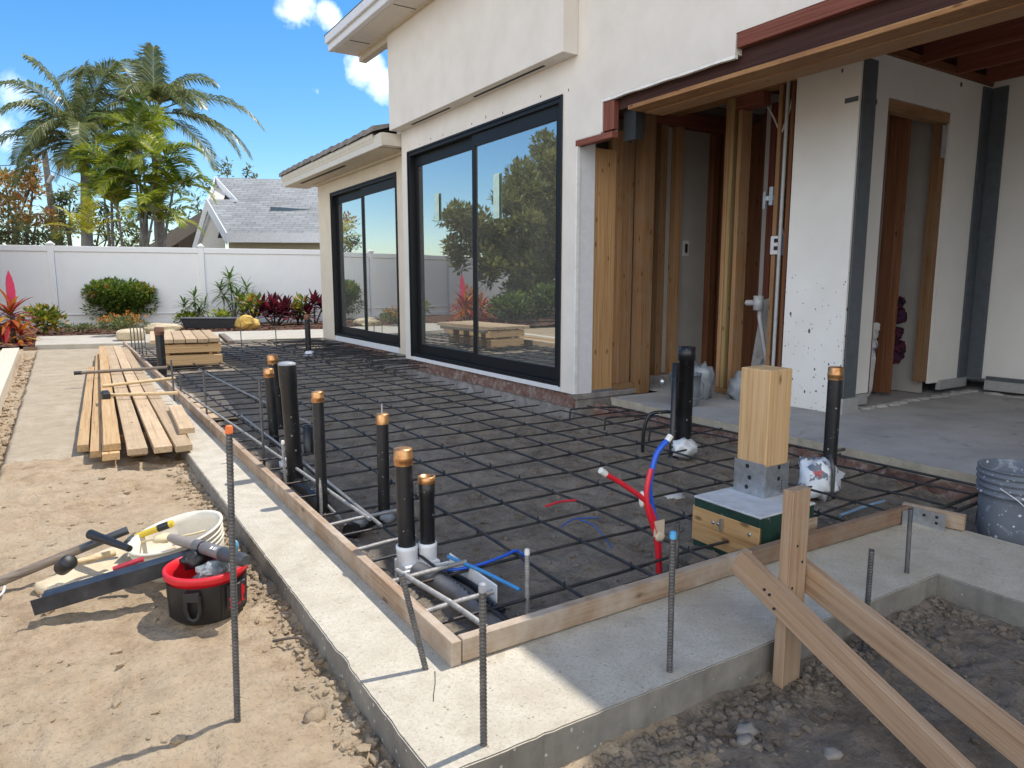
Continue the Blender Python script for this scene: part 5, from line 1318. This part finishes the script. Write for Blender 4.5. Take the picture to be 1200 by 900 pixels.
# ------------------------------------------------------------------ PLANTS
def strap(m, base, az, el, L, w_, droop, mi=0, n=5, fold=.25):
    """one long strap leaf that arches over"""
    p = V(base); d = V((math.cos(az)*math.cos(el), math.sin(az)*math.cos(el), math.sin(el)))
    s = V((-math.sin(az), math.cos(az), 0)); vs = []
    for i in range(n+1):
        t_ = i/n; ww = w_*(math.sin(PI*min(1, .12+t_*.88)))**.7*.5
        nrm = s.cross(d).normalized()
        vs += [p - s*ww + nrm*ww*fold, p.copy(), p + s*ww + nrm*ww*fold]
        p = p + d*(L/n); d = (d + V((0,0,-droop/n))).normalized()
    fs = []
    for i in range(n):
        a = i*3; fs += [(a,a+1,a+4,a+3),(a+1,a+2,a+5,a+4)]
    m.add(vs, fs, mi, True)
def rosette(m, c, n, L, w_, rng, droop=1., lo=.1, hi=1.45, h=.25, mi=0):
    for k in range(n):
        f_ = k/n; strap(m, (c[0]+rng.uniform(-.02,.02), c[1]+rng.uniform(-.02,.02), c[2]+h*f_*rng.uniform(.6,1)), k*2.4+rng.uniform(-.3,.3), lo+(hi-lo)*f_**1.2, L*rng.uniform(.75,1.1)*(1-.25*f_), w_*rng.uniform(.8,1.15), droop*rng.uniform(.6,1.2), mi)
def quadleaf(m, p, d, nrm, L, w_, mi=0):
    d = d.normalized(); s = d.cross(nrm)
    if s.length < 1e-3: s = d.orthogonal()
    s.normalize(); u = s.cross(d)
    m.add([p, p+d*L*.45+s*w_*.5+u*w_*.12, p+d*L, p+d*L*.45-s*w_*.5+u*w_*.12, p+d*L*.5-u*w_*.06], [(0,4,1),(4,2,1),(0,3,4),(4,3,2)], mi, False)
def clump(m, c, rad, n, size, rng, mi=0, shell=.55, up=.35):
    for k in range(n):
        v = V((rng.gauss(0,1), rng.gauss(0,1), rng.gauss(0,1))).normalized()
        q = (shell+(1-shell)*rng.random())
        p = V((c[0]+v.x*rad[0]*q, c[1]+v.y*rad[1]*q, c[2]+v.z*rad[2]*q))
        d = (v + V((rng.uniform(-.8,.8), rng.uniform(-.8,.8), rng.uniform(-.5,.8)+up)))
        quadleaf(m, p, d, V((rng.uniform(-.5,.5), rng.uniform(-.5,.5), 1)), size*rng.uniform(.6,1.25), size*rng.uniform(.35,.6), mi)
def plant(name, loc, lab, cat, grp=None): return thing(name, tuple(loc), lab, cat, grp)
def at_bed(px, py): 
    d = ray(px, py); return CP + d*((0.0-CP.z)/d.z)
rg = random.Random(21)
# big red strap leaved plant at the left edge
b = at_bed(16,401)
T = plant('red_cordyline', b, 'large red and orange strap leaved plant with one tall pink leaf at the left edge', 'plant')
m = MB(); m.tube([b+V((0,0,-.1)), b+V((.02,0,.55))], [.05,.035], 8); m.tube([b+V((-.25,.2,-.1)), b+V((-.22,.2,.4))], [.04,.03], 8); m.build('stem', BARKD, T)
m = MB(); rosette(m, b+V((0,0,.38)), 34, .72, .085, rg, 1.3, -.2, 1.35, .35); rosette(m, b+V((-.28,.2,.22)), 26, .6, .08, rg, 1.3, -.3, 1.3, .3); rosette(m, b+V((-.7,.1,.3)), 26, .6, .08, rg, 1.3, -.3, 1.3, .3); rosette(m, b+V((.12,-.1,.05)), 24, .5, .08, rg, 1.1, -.1, 1.3, .25); m.build('foliage', REDL, T)
m = MB(); strap(m, b+V((.05,0,.75)), R(100), 1.35, .72, .16, .1, fold=.5); m.build('pink_leaf', PINKL, T)
def shrubs(name, px, py, rx, rz, n, size, mat, lab, clumps=9, cat='shrub', extra=None, zb=0):
    b = at_bed(px, py); T = plant(name, b, lab, cat); m = MB(); r2 = random.Random(px*7+py)
    m.tube([b+V((0,0,-.1)), b+V((0,0,rz))], [.03,.015], 6)
    for k in range(5):
        a = k*1.26; m.tube([b+V((0,0,.05)), b+V((math.cos(a)*rx*.5, math.sin(a)*rx*.5, rz*1.1))], [.02,.008], 5)
    m.build('stem', BARKD, T); m = MB()
    for k in range(clumps):
        a = r2.uniform(0,2*PI); q = r2.random()**.5; z = rz*(.65+.75*r2.random())
        clump(m, b+V((math.cos(a)*rx*.62*q, math.sin(a)*rx*.62*q, z)), (rx*.46,rx*.46,rz*.42), n//clumps, size, r2)
    m.build('foliage', mat, T)
    if extra:
        m = MB()
        for k in range(extra[0]):
            a = r2.uniform(0,2*PI); q = r2.random()**.5
            p = b+V((math.cos(a)*rx*.9*q, math.sin(a)*rx*.9*q, rz*(1.25+.5*(1-q))+r2.uniform(-.05,.12)))
            clump(m, p, (.04,.04,.03), 7, extra[2], r2)
        m.build(extra[3] if len(extra) > 3 else 'flower', extra[1], T)
    return T
shrubs('croton_shrub', 54, 392, .52, .36, 420, .17, CROTON, 'low croton shrub with green and orange leaves beside the large red plant')
shrubs('rounded_shrub', 147, 381, .95, .72, 10500, .13, HEDGE, 'big rounded glossy green shrub in front of the white fence', 34, extra=(60, CROTON, .15, 'new_growth'))
shrubs('flowering_shrub', 146, 394, .55, .26, 900, .09, OLIVE, 'low shrub with orange flowers in front of the big rounded shrub', 10, extra=(46, ORANGEFL, .05))
shrubs('ground_cover_plant', 92, 389, .45, .12, 260, .09, OLIVE, 'low green plant at the foot of the fence post left of the rounded shrub', 7)
shrubs('croton_shrub', 296, 381, .42, .48, 260, .2, CROTON, 'croton with yellow and orange leaves right of the tall slender plant', 7)
shrubs('croton_shrub', 349, 379, .40, .46, 220, .22, CROTON, 'yellow green croton between the burgundy plant and the house', 6)
def dark_red(px, py, sc, lab, mat, heads):
    b = at_bed(px, py); T = plant('burgundy_cordyline', b, lab, 'plant'); m = MB()
    for (dx, dy, z) in heads: m.tube([b+V((0,0,-.1)), b+V((dx*sc,dy*sc,z*sc))], [.03,.02], 6)
    m.build('stem', BARKD, T); m = MB()
    for (dx, dy, z) in heads: rosette(m, b+V((dx*sc,dy*sc,z*sc)), 24, .52*sc, .12*sc, rg, .8, .0, 1.4, .22)
    m.build('foliage', mat, T)
dark_red(322,381,1.0,'burgundy leaved bushy plant in front of the white fence',DKRED,[(0,0,.45),(-.3,.1,.32),(.3,.05,.36),(.1,-.2,.22),(-.15,-.2,.25),(.4,.2,.2)])
dark_red(369,379,.95,'red leaved plant beside the corner of the house',mix and DKRED,[(0,0,.5),(.25,.1,.4),(-.2,0,.2)])
# trough planter and what grows in it
a = at_bed(212,386); b = at_bed(281,386); d = (b-a); L = d.length; d.normalize(); q = V((-d.y,d.x,0))
T = plant('trough_planter', a, 'long black plastic trough on the bed in front of the fence', 'planter')
m = MB(); w_ = .26
def tro(z0, z1, s0, s1, inset=0):
    lo = [a+d*(s0)-q*0, a+d*(L-s0), a+d*(L-s0)+q*w_, a+d*s0+q*w_]; hi = [a+d*(s1)-q*.05, a+d*(L-s1)-q*.05, a+d*(L-s1)+q*(w_+.05), a+d*s1+q*(w_+.05)]
    m.add([p+V((0,0,z0)) for p in lo]+[p+V((0,0,z1)) for p in hi],[(0,3,2,1),(4,5,6,7),(0,1,5,4),(1,2,6,5),(2,3,7,6),(3,0,4,7)])
tro(.02,.27,.10,.02); m.build('trough', plain('trough_plastic',(.03,.032,.036),.5,var=.2), T, bevel=.01)
m = MB(); m.add([p+V((0,0,.30)) for p in (a-d*.03-q*.08, b+d*.03-q*.08, b+d*.03+q*(w_+.08), a-d*.03+q*(w_+.08))]+[p+V((0,0,.272)) for p in (a-d*.03-q*.08, b+d*.03-q*.08, b+d*.03+q*(w_+.08), a-d*.03+q*(w_+.08))],[(0,1,2,3),(7,6,5,4),(0,4,5,1),(1,5,6,2),(2,6,7,3),(3,7,4,0)]); m.build('rim', plain('trough_rim',(.10,.105,.115),.45), T, bevel=.006)
def dracaena(px, py, stems, lab, leafL, mat=DRAC):
    b = at_bed(px, py); T = plant('slender_plant', b, lab, 'plant'); m = MB(); f_ = MB()
    for (dx, dy, z, n) in stems:
        path = smooth_path([b+V((0,0,-.05)), b+V((dx*.25,dy*.3,z*.5)), b+V((dx,dy,z))], 5); m.tube(path, [.028-.014*i/(len(path)-1) for i in range(len(path))], 6)
        rosette(f_, path[-1]-V((0,0,.16)), n, leafL, .055, rg, 1.3, -.3, 1.4, .3)
        rosette(f_, path[-3]-V((0,0,.1)), n//2, leafL*.9, .05, rg, 1.3, -.4, .6, .25)
    m.build('stem', BARK, T); f_.build('foliage', mat, T)
dracaena(274,380,[(-.05,.0,1.30,34),(.42,.05,1.0,22),(-.28,.1,.95,24),(.12,-.1,.75,20),(.52,.0,.72,14)],'tall slender plant with arching narrow leaves behind the right end of the trough',.48)
dracaena(230,382,[(.0,.0,.78,26),(-.28,.0,.55,22),(.26,.05,.55,18),(.1,.1,.38,18)],'shorter narrow leaved plant behind the left end of the trough',.42)
shrubs('trough_herb', 222, 382, .5, .2, 200, .14, ARECA, 'low yellow green plant spilling over the left of the trough', 6)
shrubs('trough_herb', 258, 382, .35, .22, 140, .14, ARECA, 'low yellow green plant rising from the middle of the trough', 5)
b = at_bed(291,386); m = MB(); m.blob((b.x,b.y,.16),(.30,.24,.20),3,.5,1.2,3,smooth=False); tag(m.build('yellow_rock', ROCKY), 'ochre yellow rock at the right end of the trough', 'rock')
b = at_bed(191,391); m = MB(); m.blob((b.x,b.y,.10),(.42,.2,.14),8,.5,1.4,3,smooth=False); tag(m.build('pale_rock', STONEB), 'pale sandy rock behind the short timber stack', 'rock')
# fallen red leaves
m = MB()
for k in range(240):
    x = rg.uniform(-3.2,-1.45); y = rg.uniform(14.7,16.6)
    quadleaf(m, V((x,y,bed_h(x,y)+.02)), V((rg.uniform(-1,1),rg.uniform(-1,1),.12)), V((0,0,1)), .16, .05)
tag(m.build('leaf_litter', REDL), kind='stuff')
# plants farther left along the fence: out of frame, met in the glass
for k, (x, y, s) in enumerate(((-2.75,17.3,1.0),(-3.7,18.2,1.1))):
    b = V((x,y,0)); T = plant('red_cordyline', b, ['red strap leaved plant left of the photo, mirrored in the big glass door','second red strap leaved plant farther left, mirrored in the big glass door'][k], 'plant'); m = MB()
    for j in range(4): rosette(m, b+V((rg.uniform(-.5,.5),rg.uniform(-.4,.4),rg.uniform(.1,.6))), 24, .65, .085, rg, 1.2, -.2, 1.35, .3)
    m.build('foliage', REDL, T)
def mirror_tree(name, c, trunk_h, lobes, nleaf, size, mat, lab, lean=(0,0)):
    b = V(c); T = plant(name, b, lab, 'tree'); r2 = random.Random(int(abs(c[0]*10)+abs(c[1])))
    m = MB(); top = b+V((lean[0],lean[1],trunk_h)); m.tube(smooth_path([b+V((0,0,-.6)), b.lerp(top,.5)+V((.1,.05,0)), top],5), [.22-.012*i for i in range(11)], 9)
    for (dx,dy,dz,rr) in lobes: m.tube(smooth_path([top-V((0,0,trunk_h*.3)), top+V((dx*.4,dy*.4,dz*.3)), top+V((dx,dy,dz))],5), [.10-.007*i for i in range(11)], 6)
    m.build('trunk', BARKD, T); m = MB(); tot = sum(l[3]**2 for l in lobes)
    for (dx,dy,dz,rr) in lobes:
        cc = top+V((dx,dy,dz)); nn_ = int(nleaf*rr*rr/tot)
        for j in range(9):
            v = V((r2.gauss(0,1),r2.gauss(0,1),r2.gauss(0,.8))).normalized()*rr*r2.uniform(.45,.9)
            clump(m, cc+v, (rr*.42,rr*.42,rr*.34), nn_//9, size, r2, shell=.3)
    m.build('crown', mat, T)
mirror_tree('broad_tree', (-6.6,18.6,0), 1.3, [(1.60,-0.34,1.70,1.20),(0.30,-0.00,0.90,1.40),(0.20,-0.19,3.00,1.30),(-1.00,0.06,2.10,1.60),(-0.80,0.09,4.00,1.20),(2.20,-0.53,0.60,0.95),(1.00,-0.59,0.00,0.95),(-2.10,0.32,3.30,1.50),(2.90,-0.31,1.40,0.75),(1.00,-0.34,2.60,1.00),(-0.40,0.50,0.00,1.10),(-1.70,-0.08,0.90,1.30),(-0.30,0.32,1.80,1.10),(3.55,-.2,1.75,.70),(3.2,.2,.9,.6)], 34000, .24, BIGTREE, 'broad leafy tree behind the bed at the left, mirrored in the big glass door')
shrubs_list = [((-3.9,16.4),.85,.5,1700,.17,HEDGE,'round dark green shrub left of the photo, mirrored in the big glass door'),((-5.3,16.0),.9,.65,2200,.18,HEDGE,'taller dark green shrub left of the photo, mirrored in the big glass door'),((-4.4,12.8),.9,1.35,3200,.16,ARECA,'tallest bright green shrub left of the photo, mirrored in the big glass door')]
for (xy, rx, rz, n, size, mat, lab) in shrubs_list:
    b = V((*xy,0)); T = plant('rounded_shrub', b, lab, 'shrub'); m = MB(); r2 = random.Random(n)
    for k in range(14):
        a = r2.uniform(0,2*PI); qq = r2.random()**.5; clump(m, b+V((math.cos(a)*rx*.62*qq, math.sin(a)*rx*.62*qq, rz*(.5+.9*r2.random()))), (rx*.45,rx*.45,rz*.42), n//14, size, r2)
    m.build('foliage', mat, T)

# ------------------------------------------------------------------ PALMS AND TREES BEYOND THE FENCE
def frond(m, base, az, el, L, droop, nl, ll, lw, rng, hang=.5, vee=.35, mi_leaf=0, mi_r=1, r0=.035, twist=0):
    p = V(base); d = V((math.cos(az)*math.cos(el), math.sin(az)*math.cos(el), math.sin(el))); n = 16; pts = [p.copy()]
    for i in range(n):
        d = (d + V((0,0,-droop/n*(.35+1.5*i/n)))).normalized(); p = p + d*(L/n); pts.append(p.copy())
    m.tube(pts, [r0*(1-.85*i/n) for i in range(n+1)], 5, mi_r, caps=False)
    for k in range(nl):
        t_ = .16+.84*(k+.5)/nl; f_ = t_*n; i = min(n-1, int(f_)); q = pts[i].lerp(pts[i+1], f_-i); dd = (pts[i+1]-pts[i]).normalized()
        s = dd.cross(V((0,0,1)))
        if s.length < .05: s = V((-math.sin(az), math.cos(az), 0))
        s.normalize(); u = s.cross(dd)
        if twist: s, u = s*math.cos(twist)+u*math.sin(twist), u*math.cos(twist)-s*math.sin(twist)
        le = ll*(math.sin(PI*min(1,.18+.78*t_))**.6)*rng.uniform(.85,1.1)
        for sg in (-1, 1):
            o = (s*sg + dd*(.55+.5*t_) + u*vee*rng.uniform(.4,1.3)).normalized()
            a1 = q + o*le*.5; o2 = (o + V((0,0,-hang*rng.uniform(.6,1.4)))).normalized(); a2 = a1 + o2*le*.5
            wd = (dd*lw*.5)
            m.add([q-wd*.4, q+wd*.4, a1+wd, a1-wd, a2], [(0,1,2,3),(3,2,4)], mi_leaf, False)
STALK = plain('frond_stalk', (.22,.21,.11), .6); STALKD = plain('dry_sheath', (.16,.115,.075), .8)
def palm(name, crown_px, dist, base_px, fr_list, lab, sc=.9, mat=PALMG, nl=70, ll=1.0, lw=.058, trunk_r=.19, curve=0):
    c = far(*crown_px, dist); bq = far(base_px, 285, dist); b = V((bq.x, bq.y, -.6))
    T = plant(name, b, lab, 'palm tree'); rr = random.Random(int(crown_px[0]))
    m = MB(); mid = b.lerp(c,.5)+V((curve,0,0)); path = smooth_path([b, mid, c-V((0,0,1.2))], 10); k = len(path)
    m.tube(path, [(trunk_r*(1.15-.35*i/k))*(1.05 if i % 3 == 0 else 1) for i in range(k)], 12); m.build('trunk', BARK, T)
    m = MB(); m.tube([c-V((0,0,1.25)), c-V((0,0,.8)), c-V((0,0,.2)), c+V((0,0,.2))], [trunk_r*.85,trunk_r*.95,trunk_r*.6,trunk_r*.3], 10); m.build('crownshaft', CROWNSH, T)
    m = MB()
    for (az, el, L, dr, tw) in fr_list: frond(m, c, R(az), R(el), L*sc, dr, nl, ll*sc*1.15, lw, rr, .8, .25, twist=R(tw))
    m.build('crown', [mat, STALK], T)
    return T, c
# azimuth 0 = +x; seen from the camera -25 deg is picture right, 155 picture left, 245 towards the camera
T, c = palm('king_palm', (97,166), 25, 98, [(150,62,4.6,1.9,20),(160,22,3.9,1.5,10),(178,75,3.4,1.3,0),(-20,50,3.2,2.2,0),(40,60,3.4,1.9,0),(225,35,3.0,2.2,0),(265,40,2.8,2.3,20),(120,45,3.6,1.9,0),(-40,20,2.8,2.2,0),(70,80,3.2,.9,40),(195,5,2.7,1.6,0),(-10,78,3.4,1.3,30),(140,30,3.6,2.0,0),(165,-5,3.2,1.5,0),(205,50,3.2,1.8,0),(20,25,2.8,2.0,0),(290,10,2.2,2.0,0),(240,-10,2.0,1.4,0)], 'left hand king palm with a grey trunk and a crown of arching feathered fronds')
m = MB()
for k, (az, L) in enumerate(((150,1.6),(200,1.3),(235,1.5))):
    frond(m, c-V((0,0,.25)), R(az), R(-25), L, 1.2, 18, .5, .05, rg, .8, .1, 0, 0)
m.build('dead_frond', STALKD, T)
T, c = palm('king_palm', (180,133), 27, 186, [(-15,87,2.7,.45,50),(150,52,4.6,1.7,10),(-22,30,4.9,1.55,0),(-30,5,4.6,1.3,0),(-50,-15,4.0,1.2,0),(170,35,3.8,1.9,0),(60,60,3.4,1.6,0),(120,70,3.2,1.4,30),(240,45,3.0,2.0,0),(265,10,3.0,1.9,0),(290,40,3.4,2.1,0),(100,20,3.2,1.9,0),(210,5,3.0,1.7,0),(0,62,3.3,1.7,0),(-60,40,3.6,1.9,0),(-5,12,4.0,1.6,0),(135,35,3.8,1.9,0),(185,55,3.4,1.7,0)], 'right hand king palm behind the bright areca, one frond standing straight up')
# bright broad-leaved areca clump in front of them
b0 = far(165,285,22.5); b0 = V((b0.x,b0.y,-.6))
T = plant('areca_palm', b0, 'dense clump of bright yellow green areca palm leaning over the fence', 'palm tree'); ra = random.Random(5)
m = MB(); f_ = MB(); f2 = MB()
for (px, py, dd, n) in ((158,155,22.5,10),(186,190,22.0,9),(130,205,22.3,9),(160,215,21.8,9),(203,222,22.5,8),(138,245,22,8),(180,250,22,8),(122,230,23,7),(168,182,23,8)):
    c = far(px, py, dd); s0 = b0+V((ra.uniform(-.9,.9), ra.uniform(-.4,.4), 0)); path = smooth_path([s0, s0.lerp(c,.55)+V((0,0,.4)), c],5)
    m.tube(path, [.06-.003*i for i in range(len(path))], 7)
    for k in range(n):
        az = R(ra.uniform(0,360)); el = R(ra.uniform(15,80)); frond(f_ if k % 3 else f2, c, az, el, ra.uniform(1.0,1.65), ra.uniform(1.2,2.2), 25, .58, .066, ra, .45, .35, twist=ra.uniform(-.5,.5), r0=.022)
m.build('trunk', BARK, T); f_.build('crown', [ARECA, STALK], T); f2.build('crown', [leaf('mid_green_leaf', [(.1,(.03,.06,.012)),(.5,(.08,.13,.02)),(.9,(.2,.24,.03))], .4), STALK], T)
c = far(100,266,20.6); T = plant('golden_palm', V((c.x,c.y,-.5)), 'small golden yellow palm top just over the fence left of the areca', 'palm tree')
m = MB()
for k in range(12): frond(m, c-V((0,0,.25)), R(k*137.5), R(12+66*(k/12)), ra.uniform(.95,1.3), .9, 15, .34, .05, ra, .35, .3, r0=.016)
m.build('crown', [YELL, STALK], T); m = MB(); m.tube([V((c.x,c.y,-.5)), c-V((0,0,.2))], .05, 7); m.build('trunk', BARK, T)
# thin palm trunk at the fence right of the areca
c = far(188,262,23.2); T = plant('young_palm', V((c.x,c.y,-.5)), 'young palm with a pale grey trunk at the right of the areca clump', 'palm tree')
m = MB(); m.tube([V((c.x,c.y,-.5)), c], [.15,.13], 9); m.build('trunk', BARK, T); m = MB()
for k in range(9): frond(m, c, R(k*137.5), R(25+45*(k/9)), 1.5, 1.7, 16, .5, .08, ra, .5, .3, r0=.02)
m.build('crown', [ARECA, STALK], T)
def leafy(name, blobs, dist, base, mat, n, size, lab, gaps=.5, trunk=True, cat='tree', mats2=None):
    """tree or bush given by blobs (px, py, radius in m)"""
    b = far(base[0], base[1], dist); b = V((b.x,b.y,-.5)); T = plant(name, b, lab, cat); r2 = random.Random(int(base[0]+dist*3)); m = MB(); tr = MB()
    for (px, py, rad, dz) in blobs:
        c = far(px, py, dist+dz)
        tr.tube(smooth_path([b+V((0,0,.4)), b.lerp(c,.55)+V((r2.uniform(-.3,.3),0,.2)), c],6), [.10-.0065*i for i in range(13)], 6)
        for j in range(6):
            v = V((r2.gauss(0,1),r2.gauss(0,1),r2.gauss(0,.8))).normalized()*rad*r2.uniform(.3,.95)
            e = c+v; tr.tube([c, e], [.03,.008], 4, caps=False)
            clump(m, e, (rad*.42,rad*.42,rad*.34), int(n*gaps/6), size, r2, shell=.15)
    tr.build('trunk' if trunk else 'stem', BARKD, T); m.build('crown' if trunk else 'foliage', mat, T)
leafy('autumn_tree', [(10,235,1.1,0),(35,222,.9,.5),(22,258,1.0,-.4),(44,250,.8,0),(-12,225,1.2,0),(40,205,.6,0),(5,210,.7,.4),(-25,255,1.2,0)], 27, (2,290), AUTUMN, 420, .24, 'sparse tree with orange and brown leaves at the left edge')
leafy('olive_bush', [(20,272,.8,0),(45,274,.7,.3),(0,278,.8,0),(62,280,.5,0),(33,283,.7,0)], 23.5, (30,290), OLIVE, 560, .15, 'fine leaved olive green bush over the fence at the left edge', trunk=False, cat='bush')
leafy('dark_shrub_mass', [(75,250,.8,0),(82,270,.8,0),(118,262,.9,0),(125,280,.8,0),(145,270,.9,.5),(70,235,.5,0),(160,280,.8,0)], 28.5, (90,290), OLIVE, 420, .2, 'olive green tree between the leaning pole and the left palm trunk')
leafy('far_tree', [(215,262,.9,0),(232,245,1.0,0),(205,278,.8,0),(268,200,.9,3),(290,205,.6,4),(248,222,1.0,0)], 44, (235,290), OLIVE, 200, .3, 'far tree showing between the areca and the grey shingled roof')
leafy('bare_tree', [(82,225,.7,0),(72,262,.9,0),(60,245,.7,0)], 33, (76,290), PALMG, 110, .3, 'thin dark tree behind the leaning pole')
# leaning utility pole with its wires
a = far(66,292,30); b = far(52,178,30)
T = plant('utility_pole', V((a.x,a.y,-.5)), 'leaning grey utility pole with sagging wires at the left', 'utility pole')
m = MB(); m.tube([V((a.x+.1,a.y,-.5)), b], [.17,.12], 10); m.build('pole', POLEW, T)
m = MB(); e = far(60,202,29.8); m.tube([far(57,214,30), far(62,205,29.9)], .09, 8); m.build('transformer_can', CONDUIT, T)
for k, (p, q, sag) in enumerate((((52,186),(-60,186),.3),((53,189),(-60,192),.4),((52,184),(180,205),.5),((54,198),(190,228),.4))):
    m = MB(); p = far(*p, 30); q = far(*q, 32); m.tube([p.lerp(q, i/12)-V((0,0,sag*math.sin(PI*i/12))) for i in range(13)], .018, 5); m.build('wire', RUBBER, T)

# ------------------------------------------------------------------ NEIGHBOUR'S HOUSE
D = 33.
T = thing('neighbour_house', tuple(V((far(300,290,D).x, far(300,290,D).y, 0))), 'pale neighbouring house with a grey shingle roof and a small upper gable behind the fence', 'house')
NW = plain('neighbour_wall', (.52,.49,.43), .9); NT = plain('neighbour_trim', (.66,.68,.70), .6)
def uvquad(m_, name, quads, mat, parent):
    me = bpy.data.meshes.new(name); vs = []; fs = []
    for q in quads:
        b_ = len(vs); vs += [tuple(p) for p in q]; fs.append(tuple(range(b_, b_+len(q))))
    me.from_pydata(vs, [], fs); uv = me.uv_layers.new(name='uv')
    for f in me.polygons:
        ps = [V(me.vertices[i].co) for i in f.vertices]; o_ = ps[0]; e1 = (ps[1]-ps[0]).normalized(); nn_ = e1.cross(ps[-1]-ps[0]).normalized(); e2 = nn_.cross(e1)
        for li, i in zip(f.loop_indices, f.vertices):
            v = V(me.vertices[i].co)-o_; uv.data[li].uv = (v.dot(e1), v.dot(e2))
    me.update(); return link(name, me, mat, parent)
E0 = far(266,273,D-1); E1 = far(470,274,D-1); R0_ = far(243,234,D+1.2); 
RG0 = far(253,208,D+4.5); RG1 = far(480,214,D+4.5); G1 = far(278,236,D+2.2); G0 = far(252,236,D+2.2)
LE = far(227,290,D+1.5)
rf = uvquad(None, 'roof', [[E0,E1,RG1,RG0,far(277,234,D+2.4)], [R0_, far(277,234,D+2.4), E0]], SHING, T)
back = V((0,0,0))
uvquad(None, 'roof', [[RG0, RG1, RG1+FW*8-V((0,0,3)), RG0+FW*8-V((0,0,3))]], SHING, T)
def slab(m_, p, q, wv, th):
    """trim board between p and q: wv = its width vector, th = its thickness vector"""
    m_.add([p,q,q+wv,p+wv,p+th,q+th,q+wv+th,p+wv+th],[(0,1,2,3),(7,6,5,4),(0,4,5,1),(1,5,6,2),(2,6,7,3),(3,7,4,0)])
tow = V((-FW.x,-FW.y,0)).normalized(); dn = V((0,0,-1))
m = MB(); slab(m, E0, E1, dn*.42, tow*.12); m.build('fascia', NT, T)
m = MB(); slab(m, R0_+V((0,0,.05)), E0+V((0,0,.02)), dn*.55, tow*.14); slab(m, LE+V((0,0,.05)), R0_+V((0,0,.05)), dn*.62, tow*.14); m.build('gable_trim', NT, T)
m = MB(); m.add([R0_+dn*.3-tow*.3, far(264,281,D+.3), far(264,300,D+.3), far(225,300,D+1.3), LE+dn*.3-tow*.1],[(0,1,2,3,4)]); m.build('wall', NW, T)
m = MB(); slab(m, RG0+V((0,0,.05)), far(278,234,D+2.2), dn*.35, tow*.14); slab(m, far(245,233,D+2.4), RG0+V((0,0,.05)), dn*.35, tow*.14); slab(m, far(248,234,D+2.3), far(278,234,D+2.1), dn*.12, tow*.1); m.build('gable_trim', NT, T)
m = MB(); m.add([RG0+dn*.3-tow*.2, far(276,234,D+2.4), far(247,234,D+2.5)],[(0,1,2)]); m.build('wall', NW, T)
m = MB(); m.add([far(264,228,D+2.3),far(270,234,D+2.25),far(262,234,D+2.3)],[(0,1,2)]); m.add([far(258,266,D),far(264,279,D),far(255,279,D)],[(0,1,2)]); m.build('gable_vent', DARKHOLE, T)
a0, a1 = far(268,290,D-.4), far(470,292,D-.4)
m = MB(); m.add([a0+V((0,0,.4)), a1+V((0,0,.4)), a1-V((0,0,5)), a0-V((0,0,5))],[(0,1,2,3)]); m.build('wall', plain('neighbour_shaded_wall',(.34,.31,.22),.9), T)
m = MB(); slab(m, far(319,243,D+1.5)+tow*.3, far(372,246.5,D+1.5)+tow*.3, V((0,0,-.16)), tow*-.4); m.build('ridge_vent', plain('slate_blue_vent',(.08,.13,.17),.6), T)
P0, P1 = far(243,243,D+2), far(175,287,D+2)
m = MB(); slab(m, P0, P1, dn*.75, -tow*3.); m.build('porch_roof', plain('brown_porch_roof',(.20,.17,.14),.85), T)
m = MB(); m.tube([far(206,275,D+2.4), far(206,300,D+2.4)], .13, 6); m.build('porch_post', BARKD, T)

# tree shapes to the right of the mirror line: a pale house end mirrored left of the tree
